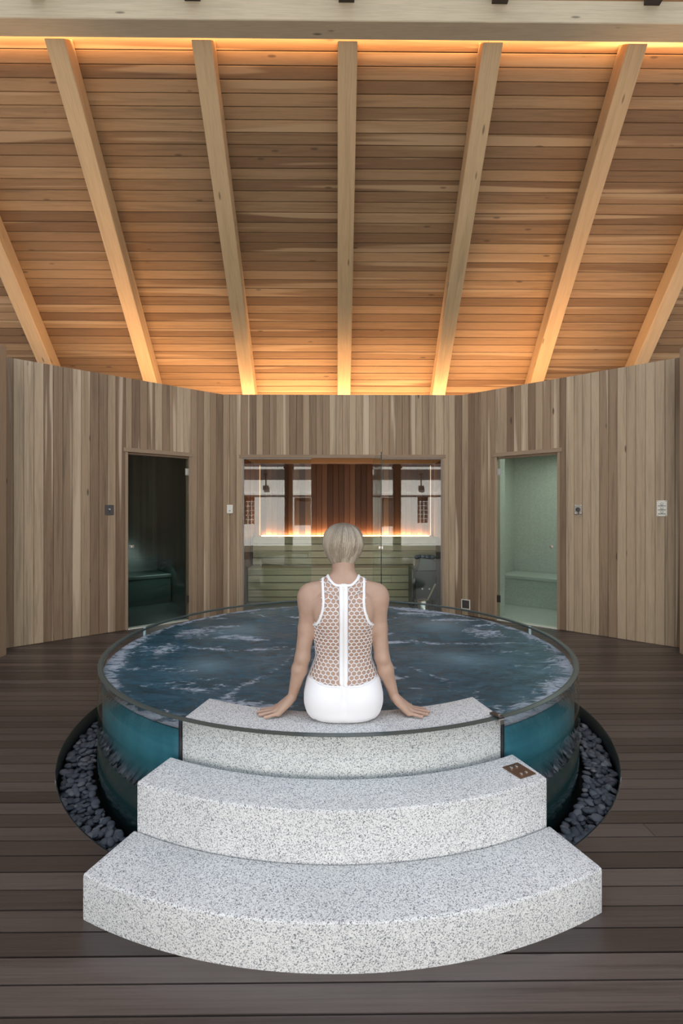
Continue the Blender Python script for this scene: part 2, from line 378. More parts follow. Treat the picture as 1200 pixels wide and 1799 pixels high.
# ---- door frames, glass doors
def frame3(parent, u0, u1, h, out=0.014, cw=0.045, head=0.05, depth=0.10):
    MB().box(u0 - 0.03, u1 + 0.03, -out, 0.03, h - 0.012, h + head - 0.012).build('head_trim', M['trimh'], parent, bevel=0.002)
    MB().box(u0 - 0.006, u0 + 0.026, -out * 0.4, depth, 0, h - 0.012).build('jamb', M['trim'], parent, bevel=0.002)
    MB().box(u1 - 0.026, u1 + 0.006, -out * 0.4, depth, 0, h - 0.012).build('jamb', M['trim'], parent, bevel=0.002)
    MB().box(u0 + 0.026, u1 - 0.026, 0.03, depth, h - 0.035, h - 0.0125).build('head_jamb', M['trimh'], parent)
def hinge(parent, u, z, side, mat):
    h = MB().box(u - 0.028, u + 0.028, -0.006, 0.0, z - 0.045, z + 0.045).build('hinge', mat, parent, bevel=0.002)
    MB().box(u - 0.010, u + 0.010, -0.012, -0.006, z - 0.032, z + 0.032).build('hinge_knuckle', mat, h, bevel=0.002)
    return h
def glass_door(n, wall, u0, u1, h, hside, gmat):
    d = empty('door_%d' % n, wall.location, wall.rotation_euler.z); tag(d, kind='structure')
    frame3(d, u0, u1, h)
    MB().box(u0 + 0.030, u1 - 0.030, 0.012, 0.022, 0.012, h - 0.040).build('pane', gmat, d)
    MB().box(u0 + 0.02, u1 - 0.02, 0.0, 0.09, 0.0, 0.010).build('threshold', M['ivory'], d)
    uh = u0 + 0.045 if hside < 0 else u1 - 0.045
    for z, mt in ((h - 0.21, 'steel'), (0.28, 'darksteel')): hinge(d, uh, z, hside, M[mt]).location.y = 0.010
    uk = u1 - 0.095 if hside < 0 else u0 + 0.075
    k = MB().box(uk - 0.02, uk + 0.02, -0.012, 0.012, 0.985 - 0.02, 0.985 + 0.02).build('door_knob', M['steel'], d, bevel=0.003)
    MB().box(uk - 0.012, uk + 0.012, -0.03, -0.012, 0.985 - 0.012, 0.985 + 0.012).build('knob_face', M['steel'], k, bevel=0.003)
    return d
glass_door(1, wl, UL0, UL1, DOOR_H, 1, M['greenglass'])
glass_door(2, wr, UR0, UR1, DOOR_H, -1, M['greenglass'])
M['channel'] = plain('glazing_channel', (0.22, 0.21, 0.20), 0.45, 0.8)
# sauna front: frame, two fixed panes and an open glass door
GY = 6.655
win = empty('window_1', (0, 6.64, 0)); tag(win, kind='structure')
x0, x1, hh = -1.274, 1.428, 2.13
MB().box(x0 - 0.05, x1 + 0.05, -0.012, 0.03, hh, hh + 0.047).build('head_trim', M['trimh'], win, bevel=0.002)
for a, b in ((x0 - 0.030, x0), (x1, x1 + 0.030)): MB().box(a, b, -0.008, 0.10, 0, hh).build('side_trim', M['trim'], win, bevel=0.002)
for a, b in ((x0, x0 + 0.012), (x1 - 0.012, x1)): MB().box(a, b, 0.008, 0.028, 0, hh - 0.012).build('glass_channel', M['channel'], win)
for a, b in ((x0, -0.348), (0.486, x1)): MB().box(a, b, 0.008, 0.028, hh - 0.012, hh).build('glass_channel', M['channel'], win)
for a, b in ((x0 + 0.006, -0.348), (0.486, x1 - 0.006)): MB().box(a, b, 0.013, 0.023, 0.004, hh - 0.004).build('pane', M['glass'], win)
d3 = empty('door_3', (0.493, 6.645, 0), math.atan2(-0.705, 0.046)); tag(d3, kind='structure')
MB().box(0.0, 0.70, -0.005, 0.005, 0.012, hh).build('pane', M['greenglass'], d3)
eg = plain('glass_edge', (0.012, 0.030, 0.026), 0.15)
MB().box(0.70, 0.7035, -0.005, 0.005, 0.012, hh).build('pane_edge', eg, d3)
for z in (1.94, 0.25): hinge(d3, 0.02, z, 1, M['steel'])
k = MB().box(0.62, 0.66, -0.03, 0.03, 0.945, 0.985).build('door_knob', M['steel'], d3, bevel=0.004)

# ---- sauna room
sx0, sx1, sy0, sy1, sh = -1.415, 1.665, 6.745, 8.42, 2.23
sb = boarded_wall('wall_sauna_back', (sx0, sy1), (sx1, sy1), [], sh, 'sauna', thick=0.06, wb=0.095)
sl_ = boarded_wall('wall_sauna_left', (sx0, sy0 - 0.02), (sx0, sy1 + 0.055), [], sh, 'sauna', thick=0.05, wb=0.095)
sr_ = boarded_wall('wall_sauna_right', (sx1, sy1 + 0.055), (sx1, sy0 - 0.02), [], sh, 'sauna', thick=0.05, wb=0.095)
sc = empty('ceiling_sauna'); tag(sc, kind='structure')
MB().box(sx0, sx1, sy0, sy1, sh + 0.02, sh + 0.06).build('backing', M['dark'], sc)
for i in range(17):
    a = sy0 + (sy1 - sy0) * i / 17
    MB().box(-1.54, 1.54, -0.048, 0.048, 0, 0.02).build('ceiling_board', M['trimh'], sc, ((sx0 + sx1) / 2, a + 0.049, sh))
tag(MB().box(sx0, sx1, sy0 - 0.1, sy1, -0.004, 0.003).build('floor_sauna', plain('sauna_floor_tile', (0.16, 0.15, 0.12), 0.5)), kind='structure')
def bench(name, label, yf, yb, top, nfront, x0, x1):
    b = empty(name, ((x0 + x1) / 2, yf, 0)); tag(b, label, 'bench', 'stepped sauna benches'); hw = (x1 - x0) / 2
    hgt = 0.113
    for i in range(nfront):
        z1 = top - 0.006 - i * hgt; z0 = max(z1 - hgt + 0.010, 0.004)
        js = sorted(random.sample([-0.6, -0.1, 0.5, 0.9], 1)); ed = [-hw] + js + [hw]
        for p, q in zip(ed[:-1], ed[1:]):
            MB().box(-(q - p) / 2 + 0.0008, (q - p) / 2 - 0.0008, 0.012, 0.032, 0, z1 - z0).build('front_slat', M['bench'], b, ((p + q) / 2, 0, z0), bevel=0.002)
    ns = round((yb - yf) / 0.095)
    for i in range(ns):
        MB().box(-hw, hw, 0, (yb - yf) / ns - 0.008, -0.028, 0).build('seat_slat', M['bench'], b, (0, i * (yb - yf) / ns, top), bevel=0.003)
    MB().box(-hw + 0.01, hw - 0.01, 0.034, yb - yf, 0.0, top - 0.03).build('carcass', M['dark'], b)
    return b
bench('sauna_bench', 'lower slatted sauna bench of pale wood behind the glass', 7.63, 8.05, 0.525, 5, sx0 + 0.03, 1.28)
bench('sauna_bench', 'upper slatted sauna bench below the glowing light line', 8.06, 8.40, 0.985, 5, sx0 + 0.03, sx1 - 0.03)
# LED line along the back of the upper bench, turning up the back corner
lm = plain('sauna_led', (1, 0.8, 0.5), 0.5, emit=(1.0, 0.62, 0.30), estr=16.0)
ls = MB().box(-1.44, 1.44, 0, 0.012, 0, 0.012).build('sauna_light_line', lm, None, (0.145, 8.395, 0.987))
tag(ls, 'glowing orange light line along the back of the upper sauna bench', 'light strip')
for x, lb in ((-1.325, 'left'), (1.605, 'right')):
    s2 = MB().box(0, 0.008, 0, 0.008, 0, 1.2).build('sauna_corner_light', plain('corner_led', (1, 0.8, 0.5), 0.5, emit=(1.0, 0.55, 0.25), estr=0.9), None, (x, 8.40, 1.0))
    tag(s2, 'thin upright orange light line in the %s back corner of the sauna' % lb, 'light strip')
area('sauna_led_wash', (0.145, 8.385, 1.005), (0, 0.22, 1), 2.85, 0.015, 10.0, WARM)

# ---- steam rooms behind the two glass doors
def room(nm, wall, u0, u1, v0, v1, h, mat, fmat):
    r = empty(nm, wall.location, wall.rotation_euler.z); tag(r, kind='structure')
    t = 0.04
    MB().box(u0 - t, u0, v0, v1, 0, h).build('side_panel', mat, r)
    MB().box(u1, u1 + t, v0, v1, 0, h).build('side_panel', mat, r)
    MB().box(u0 - t, u1 + t, v1, v1 + t, 0, h).build('rear_panel', mat, r)
    MB().box(u0 - t, u1 + t, v0, v1 + t, h, h + t).build('top_panel', mat, r)
    MB().box(u0 - t, u1 + t, v0, v1 + t, -0.01, 0.004).build('tiled_floor', fmat, r)
    return r
rr = room('wall_steam_room_right', wr, UR0 - 0.45, UR0 + 1.15, 0.105, 1.75, 2.3, M['mosaic'], M['mosaic'])
MB().box(UR0 - 0.44, UR0 - 0.02, 0.11, 0.36, 0.004, 2.295).build('tiled_pier', M['mosaic'], rr)
def wpt(w, u, v, z): return w.matrix_basis @ Vector((u, v, z))
def room_bench(nm, w, lab, u0, u1, v0, v1, mat):
    b = empty(nm, wpt(w, (u0 + u1) / 2, v0, 0), w.rotation_euler.z); tag(b, lab, 'bench'); h = (u1 - u0) / 2
    MB().box(-h, h, 0.03, v1 - v0, 0.006, 0.40).build('bench_base', mat, b)
    MB().box(-h, h, 0.0, v1 - v0, 0.40, 0.45).build('bench_top', mat, b, bevel=0.006)
room_bench('steam_bench', wr, 'pale green mosaic bench inside the right steam room', UR0 - 0.43, UR0 + 1.13, 1.12, 1.74, M['mosaic'])
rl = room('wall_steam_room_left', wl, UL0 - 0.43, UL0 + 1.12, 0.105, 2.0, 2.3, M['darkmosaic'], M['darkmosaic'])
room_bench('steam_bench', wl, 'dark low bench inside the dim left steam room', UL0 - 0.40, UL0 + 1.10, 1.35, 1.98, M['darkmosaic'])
p_ = wpt(wr, UR0 + 0.48, 0.9, 2.25); area('steam_room_lamp', p_, (0, 0, -1), 0.7, 0.7, 7.0, (0.92, 1.0, 0.93))
p_ = wpt(wl, UL0 + 0.87, 1.2, 0.7); area('steam_haze_fill', p_, (-0.6, -0.1, -0.55), 0.5, 0.5, 2.6, (0.72, 0.9, 0.86))  # added fill light, brightens the left room in place of steam haze
# uplights behind the wall tops
area('wall_led_back', (0.09, 6.92, 2.62), (0, -0.12, 1), 3.2, 0.06, 62, WARM)
q = wpt(wl, 1.5, 0.26, 2.64); o = area('wall_led_left', q, (0.0, -0.05, 1), 2.2, 0.06, 30, WARM); o.rotation_euler.z = wl.rotation_euler.z
q = wpt(wr, 1.2, 0.26, 2.64); o = area('wall_led_right', q, (0.0, -0.05, 1), 2.2, 0.06, 36, WARM); o.rotation_euler.z = wr.rotation_euler.z
for nm, w_, ln in (('left', wl, 2.4), ('back', wc, 3.2), ('right', wr, 2.4)):
    s2 = MB().box(0.05, ln - 0.05, 0.12, 0.14, 2.90, 2.915).build('led_strip', led, None, w_.location, w_.rotation_euler)
    tag(s2, 'warm light strip behind the top of the %s cedar wall' % nm, 'light strip')

# ================================================================== THE TUB
STEP_ROT = math.radians(0.42)
def pol(r, a):            # a = angle from the front (towards the viewer), positive to the right
    t = -math.pi / 2 + a + STEP_ROT; return (r * math.cos(t), r * math.sin(t))
Z_RIM, Z_WATER, Z_PL = 0.505, 0.452, 0.135
A3 = math.radians(27.6)   # half width of the top step in the tub
tub = empty('spa_tub', (CX, CY, 0)); tag(tub, 'round glass spa tub full of bubbling blue water', 'hot tub')
# curved glass panels with butt joints (front, back, two short clamped ends)
def glass_arc(a0, a1, r0, r1, z0, z1, name, mat, n=None, edge=True):
    n = n or max(8, int(abs(a1 - a0) / math.radians(2.0))); V = []; F = []
    for i in range(n + 1):
        a = a0 + (a1 - a0) * i / n
        for r, z in ((r0, z0), (r1, z0), (r1, z1), (r0, z1)): x, y = pol(r, a); V.append((x, y, z))
    for i in range(n):
        k = 4 * i
        for j in range(4): F.append((k + j, k + (j + 1) % 4, k + 4 + (j + 1) % 4, k + 4 + j))
    F += [(0, 3, 2, 1), (4 * n, 4 * n + 1, 4 * n + 2, 4 * n + 3)]
    me = pydata(name, V, F)
    bm = bmesh.new(); bm.from_mesh(me); bmesh.ops.recalc_face_normals(bm, faces=bm.faces); bm.to_mesh(me); bm.free()
    for p in me.polygons: p.use_smooth = abs(p.normal.z) < 0.5 and p.index < 4 * n
    return link(name, me, mat, tub)
r0, r1 = R_GLASS - 0.025, R_GLASS
ja = math.radians(101.5)
g1 = glass_arc(-ja + 0.0012, ja - 0.0012, r0, r1, Z_PL, Z_RIM, 'glass_panel', M['acrylic'])
g2 = glass_arc(ja + 0.0012, 2 * math.pi - ja - 0.0012, r0, r1, Z_PL, Z_RIM, 'glass_panel', M['acrylic'])
rim_m = plain('polished_rim', (0.065, 0.085, 0.080), 0.3, 0.0, 0.35)
jn = plain('seam', (0.52, 0.68, 0.72), 0.2)
g3 = glass_arc(0, 2 * math.pi, r0 + 0.001, r1 - 0.001, Z_RIM, Z_RIM + 0.0025, 'polished_rim', rim_m, 180)
g4 = glass_arc(0, 2 * math.pi, r0 - 0.006, r0 - 0.0005, Z_RIM - 0.010, Z_RIM + 0.003, 'rim_gasket', plain('rim_gasket', (0.05, 0.075, 0.072), 0.3), 180)
for sgn in (-1, 1): glass_arc(sgn * ja - 0.0045, sgn * ja + 0.0045, r0 - 0.001, r0 + 0.012, Z_WATER - 0.005, Z_RIM + 0.006, 'panel_seam', jn, 4)
# dark base under the water
glass_arc(0, 2 * math.pi, R_GLASS - 0.10, R_GLASS, -0.20, Z_PL, 'tub_base', plain('tub_base', (0.010, 0.028, 0.030), 0.12, 0.0, 0.6), 180)
# water body and surface (the top step stands in a notch of it)
def water_mat():
    m, nt, p = mat_new('pool_water'); L = nt.links
    tc = N(nt, 'ShaderNodeTexCoord'); at = N(nt, 'ShaderNodeVertexColor', layer_name='foam')
    sp = N(nt, 'ShaderNodeSeparateColor'); L.new(at.outputs[0], sp.inputs[0])
    mp = N(nt, 'ShaderNodeMapping', inp={'Scale': (1.0, 2.0, 1.0)}); L.new(tc.outputs['Object'], mp.inputs[0])
    n1 = N(nt, 'ShaderNodeTexNoise', inp={'Scale': 9.0, 'Detail': 6.0, 'Roughness': 0.62, 'Distortion': 1.6}); L.new(mp.outputs[0], n1.inputs['Vector'])
    n2 = N(nt, 'ShaderNodeTexNoise', inp={'Scale': 3.2, 'Detail': 6.0, 'Roughness': 0.65, 'Distortion': 2.2}); L.new(mp.outputs[0], n2.inputs['Vector'])
    n3 = N(nt, 'ShaderNodeTexNoise', inp={'Scale': 120.0, 'Detail': 2.0}); L.new(tc.outputs['Object'], n3.inputs['Vector'])
    fm = mth(nt, 'ADD', sp.outputs[0], mth(nt, 'MULTIPLY', mth(nt, 'SUBTRACT', n1.outputs[0], 0.5), 1.5))
    foam = ramp(nt, [(0.37, (0, 0, 0)), (0.70, (1, 1, 1))], fm)
    deep = ramp(nt, [(0.35, (0.007, 0.042, 0.062)), (0.5, (0.016, 0.072, 0.110)), (0.68, (0.038, 0.112, 0.165))], n2.outputs[0])
    jet = mixc(nt, mth(nt, 'MULTIPLY', sp.outputs[1], 0.85), deep.outputs[0], (0.115, 0.225, 0.29))
    ff = mth(nt, 'MULTIPLY', foam.outputs[0], mth(nt, 'ADD', 0.35, mth(nt, 'MULTIPLY', n3.outputs[0], 0.7)))
    L.new(mixc(nt, ff, jet, (0.52, 0.58, 0.68)), p.inputs['Base Color'])
    L.new(mth(nt, 'ADD', 0.07, mth(nt, 'MULTIPLY', foam.outputs[0], 0.45)), p.inputs['Roughness'])
    p.inputs['IOR'].default_value = 1.33
    b = N(nt, 'ShaderNodeBump', inp={'Strength': 0.35, 'Distance': 0.02}); L.new(n1.outputs[0], b.inputs['Height']); L.new(b.outputs[0], p.inputs['Normal'])
    return m
def fnoise(x, y, seed, oct=4, base=1.0):
    rs = np.random.RandomState(seed); o = np.zeros_like(x); amp = 1.0; fr = base
    for _ in range(oct):
        for k in range(4):
            a = rs.uniform(0, 6.28); o += amp * 0.3 * np.sin(fr * (x * math.cos(a) + y * math.sin(a)) * rs.uniform(0.7, 1.4) + rs.uniform(0, 6.28))
        amp *= 0.55; fr *= 2.1
    return o
RWt = r0 - 0.002; R3 = 1.275
nr, na = 110, 320
rad = RWt * np.sqrt(np.linspace(0.0006, 1, nr)) ; ang = np.linspace(0, 2 * math.pi, na, endpoint=False)
# exact notch edges on the grid
i3 = int(np.argmin(abs(rad - R3))); rad[i3] = R3
angs = np.array(sorted(set(list(ang[(abs((ang + math.pi) % (2 * math.pi) - math.pi) > A3 + 0.012) | (abs((ang + math.pi) % (2 * math.pi) - math.pi) < A3 - 0.006)]) + [A3, 2 * math.pi - A3])))
na = len(angs)
RR, AA = np.meshgrid(rad, angs, indexing='ij'); T = -math.pi / 2 + AA + STEP_ROT
X, Y = RR * np.cos(T), RR * np.sin(T)
jets = np.array([(-0.89, -0.46), (-0.89, 0.42), (0.86, -0.34), (0.88, 0.55), (0.0, 1.02), (0.02, -0.75)])
wx = X + 0.10 * fnoise(X, Y, 3, 4, 3.0); wy = Y + 0.07 * fnoise(X, Y, 5, 4, 3.0)
D = np.sort(np.stack([np.hypot(wx - a, (wy - b) * 1.15) for a, b in jets]), axis=0)
edge = np.clip(1 - (D[1] - D[0]) / 0.16, 0, 1) ** 1.2 * (0.72 + 0.28 * fnoise(X, Y, 77, 3, 4.0))
band = np.clip((RR + 0.07 * fnoise(X, Y, 9, 5, 5.0) - 1.36) / 0.13, 0, 1)
corner = np.zeros_like(X)
for cx_, cy_ in ((1.16, 0.38), (-1.19, 0.35), (-1.25, -0.1)): corner = np.maximum(corner, np.clip(1.25 - np.hypot(wx - cx_, wy - cy_) / 0.24, 0, 1))
patch = np.clip(fnoise(X * 0.8, Y * 1.9, 21, 5, 9.0) - 0.15, 0, 1) * 0.62
foam = np.clip(np.maximum.reduce([edge * 0.66, band * 0.62, corner * 0.55, patch]), 0, 1)
jet = np.clip(np.max(np.stack([np.exp(-((wx - a) ** 2 + (wy - b) ** 2) / 0.035) for a, b in jets[[0, 1, 2, 3]]]), axis=0), 0, 1)
Zs = Z_WATER + 0.0065 * fnoise(X, Y, 31, 5, 6.0) + 0.010 * jet
Zs = np.where(RR > 1.44, Z_WATER + (Zs - Z_WATER) * 0.35, Zs)
V = np.stack([X, Y, Zs], -1).reshape(-1, 3); F = []
sd = (angs + math.pi) % (2 * math.pi) - math.pi
for i in range(nr - 1):
    for j in range(na):
        j2 = (j + 1) % na; am = 0.5 * (sd[j] + (sd[j2] if abs(sd[j2] - sd[j]) < 1 else sd[j]))
        if i >= i3 and abs(am) < A3: continue
        F.append((i * na + j, i * na + j2, (i + 1) * na + j2, (i + 1) * na + j))
F.append(tuple(reversed(range(na))))
me = pydata('water_surface', V, F, True)
ca = me.color_attributes.new('foam', 'FLOAT_COLOR', 'POINT')
cd = np.zeros((len(V), 4), np.float32); cd[:, 0] = foam.ravel(); cd[:, 1] = jet.ravel(); cd[:, 3] = 1
ca.data.foreach_set('color', cd.ravel())
ws = link('water_surface', me, water_mat(), tub)
ws['label'] = 'dark blue bubbling water with white foam'
def body_mat():
    m, nt, p = mat_new('water_side'); L = nt.links
    tc = N(nt, 'ShaderNodeTexCoord'); mp = N(nt, 'ShaderNodeMapping', inp={'Scale': (11.0, 11.0, 1.2)}); L.new(tc.outputs['Object'], mp.inputs[0])
    n1 = N(nt, 'ShaderNodeTexNoise', inp={'Scale': 1.0, 'Detail': 4.0, 'Distortion': 0.5}); L.new(mp.outputs[0], n1.inputs['Vector'])
    mp2 = N(nt, 'ShaderNodeMapping', inp={'Scale': (0.8, 0.8, 26.0)}); L.new(tc.outputs['Object'], mp2.inputs[0])
    n2 = N(nt, 'ShaderNodeTexNoise', inp={'Scale': 1.0, 'Detail': 3.0, 'Distortion': 0.6}); L.new(mp2.outputs[0], n2.inputs['Vector'])
    f = mth(nt, 'ADD', mth(nt, 'MULTIPLY', n1.outputs[0], 0.55), mth(nt, 'MULTIPLY', n2.outputs[0], 0.45))
    r = ramp(nt, [(0.3, (0.020, 0.115, 0.150)), (0.55, (0.031, 0.150, 0.195)), (0.8, (0.044, 0.180, 0.222))], f)
    L.new(r.outputs[0], p.inputs['Base Color']); p.inputs['Roughness'].default_value = 0.5; p.inputs['Specular IOR Level'].default_value = 0.1
    return m
glass_arc(A3 + 0.0115, 2 * math.pi - A3 - 0.0115, RWt - 0.02, RWt - 0.0005, Z_PL + 0.001, Z_WATER - 0.004, 'water_body', body_mat(), 170)
for sgn in (-1, 1): glass_arc(sgn * A3 + 0.0005 * sgn, sgn * (A3 + 0.011), RWt - 0.20, RWt + 0.0005, Z_PL + 0.001, Z_RIM - 0.01, 'black_seal', M['black'], 3)

# ---- granite steps
def step_mesh(ri, ro, ai, ao, z0, z1, bev=0.009):
    n = 48; me = MB(); V = []; F = []
    prof = [(ri, z0), (ro, z0), (ro, z1), (ri, z1)]
    for i in range(n + 1):
        t = -1 + 2 * i / n
        for r, z in prof: x, y = pol(r, math.radians(ai if r == ri else ao) * t); V.append((x, y, z))
    for i in range(n):
        k = 4 * i; F += [(k + j, k + (j + 1) % 4, k + 4 + (j + 1) % 4, k + 4 + j) for j in range(4)]
    F += [(0, 3, 2, 1), (4 * n, 4 * n + 1, 4 * n + 2, 4 * n + 3)]
    m = pydata('step', V, F); bm = bmesh.new(); bm.from_mesh(m); bmesh.ops.recalc_face_normals(bm, faces=bm.faces)
    ed = [e for e in bm.edges if e.calc_face_angle(0) > 0.6 and max(v.co.z for v in e.verts) > z0 + 1e-4]
    bmesh.ops.bevel(bm, geom=ed, offset=bev, segments=3, profile=0.5, affect='EDGES')
    bm.to_mesh(m); bm.free()
    m.polygons.foreach_set('use_smooth', [True] * len(m.polygons)); m.set_sharp_from_angle(angle=math.radians(35))
    return m
H1, H2, H3 = 0.155, 0.343, 0.500
s1 = link('granite_step', step_mesh(1.755, 2.002, 27.85, 26.85, 0.0, H1), M['granite'], None, (CX, CY, 0))
tag(s1, 'lowest and widest speckled granite step, lying on the deck', 'step', 'curved granite steps')
s2 = link('granite_step', step_mesh(1.545, 1.752, 28.8, 27.6, -0.18, H2), M['granite'], None, (CX, CY, 0))
tag(s2, 'middle speckled granite step with a bronze button plate', 'step', 'curved granite steps')
s3 = link('granite_step', step_mesh(R3, RWt, 30.2, 27.55, Z_PL + 0.002, H3), M['granite'], None, (CX, CY, 0))
tag(s3, 'top speckled granite step inside the glass tub, sat on by the woman', 'step', 'curved granite steps')
# bronze plate with four buttons
def surf_empty(nm, r, a, z):
    x, y = pol(r, math.radians(a)); return empty(nm, (CX + x, CY + y, z), math.radians(a) + STEP_ROT)
bp = surf_empty('button_plate', 1.662, 25.6, H2); tag(bp, 'bronze plate with four round buttons set in the middle step', 'control panel')
MB().box(-0.043, 0.043, -0.049, 0.049, 0, 0.004).build('plate', M['bronze'], bp, bevel=0.001)
for dx in (-0.014, 0.014):
    for dy in (-0.026, 0.026):
        MB().lathe([(0.0075, 0.004), (0.0075, 0.0065), (0.005, 0.0075)], 16, (dx, dy)).build('button', M['chrome'], bp)
# clamp on the rim
cl = surf_empty('rim_clamp', R_GLASS - 0.012, 26.3, Z_RIM); tag(cl, 'small steel clamp on the glass rim near the right end of the steps', 'clamp')
MB().box(-0.014, 0.014, -0.022, 0.040, 0.003, 0.014).build('clamp_body', M['darksteel'], cl, bevel=0.002)
MB().box(-0.014, 0.014, -0.022, -0.014, -0.022, 0.003).build('clamp_jaw', M['steel'], cl, bevel=0.002)
MB().lathe([(0.006, 0.014), (0.006, 0.018), (0.003, 0.019)], 12, (0, -0.004)).build('clamp_screw', M['chrome'], cl)

# ---- pebbles in the pit
pm_ = []
for s in range(5):
    bm = bmesh.new(); bmesh.ops.create_icosphere(bm, subdivisions=2, radius=1.0)
    rs = np.random.RandomState(40 + s); dirs = rs.normal(size=(5, 3)); dirs /= np.linalg.norm(dirs, axis=1)[:, None]; am = rs.uniform(-0.14, 0.14, 5)
    for vv in bm.verts:
        d = np.array(vv.co); k = 1 + sum(am[i] * max(0, d @ dirs[i]) for i in range(5)); vv.co = Vector(d * k)
        vv.co.z = math.copysign(abs(vv.co.z) ** 0.85, vv.co.z)
    me = bpy.data.meshes.new('pebble'); bm.to_mesh(me); bm.free(); me.polygons.foreach_set('use_smooth', [True] * len(me.polygons)); pm_.append(me)
def pebble_mat():
    m, nt, p = mat_new('river_pebble'); L = nt.links
    oi = N(nt, 'ShaderNodeObjectInfo'); ge = N(nt, 'ShaderNodeNewGeometry'); tc = N(nt, 'ShaderNodeTexCoord')
    rnd = mth(nt, 'FRACT', mth(nt, 'ADD', oi.outputs['Random'], ge.outputs['Random Per Island']))
    n1 = N(nt, 'ShaderNodeTexNoise', inp={'Scale': 3.0, 'Detail': 4.0}); L.new(tc.outputs['Object'], n1.inputs['Vector'])
    r = ramp(nt, [(0.0, (0.050, 0.060, 0.078)), (0.5, (0.082, 0.095, 0.118)), (0.85, (0.13, 0.142, 0.165)), (1.0, (0.20, 0.21, 0.225))], rnd)
    r2 = ramp(nt, [(0.3, (0.75, 0.75, 0.75)), (0.7, (1, 1, 1))], n1.outputs[0])
    L.new(mixc(nt, 1.0, r.outputs[0], r2.outputs[0], 'MULTIPLY'), p.inputs['Base Color']); p.inputs['Roughness'].default_value = 0.62
    return m
M['pebble'] = pebble_mat()
for me in pm_: me.materials.append(M['pebble'])
spots = []
rs = np.random.RandomState(11)
for side in (-1, 1):
    for layer, zz in ((0, -0.118), (1, -0.098)):
        a = math.radians(29.2)
        while a < math.radians(150):
            for k in range(5):
                r = R_GLASS + 0.028 + (R_PIT - R_GLASS - 0.052) * (k + rs.uniform(0.1, 0.9)) / 5
                aa = a + rs.uniform(-0.012, 0.012)
                if aa < math.radians(27.2) and r < 1.76 and layer == 1 and aa < math.radians(25): continue
                x, y = pol(r, side * aa)
                spots.append((CX + x, CY + y, zz + rs.uniform(-0.008, 0.012), rs.uniform(0.019, 0.031), rs.uniform(0.62, 0.9), rs.uniform(0.34, 0.52), rs.uniform(0, 6.28), rs.uniform(-0.42, 0.42), rs.uniform(-0.42, 0.42), side, layer))
            a += 0.0262
top_ = sorted([s for s in spots if s[10] == 1], key=lambda s: s[0] ** 2 + s[1] ** 2)
ind, rest = top_[:300], top_[300:] + [s for s in spots if s[10] == 0]
def pmat(s): return Matrix.Translation(s[:3]) @ Matrix.Rotation(s[6], 4, 'Z') @ Matrix.Rotation(s[7], 4, 'X') @ Matrix.Rotation(s[8], 4, 'Y') @ Matrix.Diagonal((s[3], s[3] * s[4], s[3] * s[5], 1))
for i, s in enumerate(ind):
    o = link('pebble', pm_[i % 5]); o.matrix_world = pmat(s)
    tag(o, 'smooth blue-grey pebble in the gravel ring %s of the tub' % ('left' if s[9] < 0 else 'right'), 'pebble', 'pebbles in the gravel ring %s of the tub' % ('left' if s[9] < 0 else 'right'))
base = [(np.array([v.co for v in m.vertices]), [tuple(p.vertices) for p in m.polygons]) for m in pm_]
V = []; F = []; k = 0
for i, s in enumerate(rest):
    bv, bf = base[i % 5]; mt = np.array(pmat(s)); vv = bv @ mt[:3, :3].T + mt[:3, 3]
    V.append(vv); F += [tuple(j + k for j in f) for f in bf]; k += len(vv)
pg = link('pebble_bed', pydata('pebble_bed', np.concatenate(V), F, True), M['pebble'])
tag(pg, 'deeper and farther blue-grey pebbles filling the gravel ring', 'pebbles', kind='stuff')

# ---- fixtures on the cedar walls
def fixture(nm, wall, u, z, label, cat): return tag(empty(nm, wpt(wall, u, 0, z), wall.rotation_euler.z), label, cat)
def z_of(py, wall, u): return 1.4 + (899.5 - py) / 860.0 * wpt(wall, u, 0, 0).y
u = u_of(192, LA, LB); w = fixture('light_switch', wl, u, z_of(896, wl, u), 'dark square wall plate with a steel knob left of the left glass door', 'switch')
MB().box(-0.047, 0.047, -0.008, 0, -0.058, 0.058).build('plate', M['darksteel'], w, bevel=0.002)
o = MB().lathe([(0.011, 0.0), (0.011, 0.012), (0.006, 0.016)], 16).build('knob', M['steel'], w, (0, -0.008, 0.006), (math.radians(90), 0, 0))
MB().box(-0.009, 0.009, -0.0095, -0.008, -0.024, -0.018).build('indicator', M['black'], w)
w = tag(empty('thermostat', ((404.5 - 592) / 860 * 6.64, 6.64, 1.4 + (899.5 - 894.5) / 860 * 6.64)), 'white rectangular wall control left of the sauna glass', 'switch')
MB().box(-0.041, 0.041, -0.020, 0, -0.058, 0.058).build('case', M['ivory'], w, bevel=0.005)
MB().box(-0.026, 0.026, -0.0215, -0.020, -0.040, 0.044).build('cover', plain('ivory_dim', (0.66, 0.64, 0.56), 0.4), w)
MB().box(-0.010, 0.010, -0.024, -0.0215, -0.026, -0.018).build('slot', M['black'], w)
MB().box(-0.010, 0.010, -0.0235, -0.0215, -0.006, 0.006).build('rocker', M['ivory'], w)
u = u_of(1016, RA, RB); w = fixture('key_switch', wr, u, z_of(895, wr, u), 'small steel key switch with a hanging key right of the right glass door', 'switch')
MB().box(-0.042, 0.042, -0.010, 0, -0.056, 0.056).build('plate', plain('worn_steel', (0.45, 0.42, 0.35), 0.35, 0.7), w, bevel=0.003)
o = MB().lathe([(0.026, 0), (0.026, 0.012), (0.019, 0.014), (0.018, 0.006)], 20).build('lock_ring', M['darksteel'], w, (0.002, -0.010, 0.0), (math.radians(90), 0, 0))
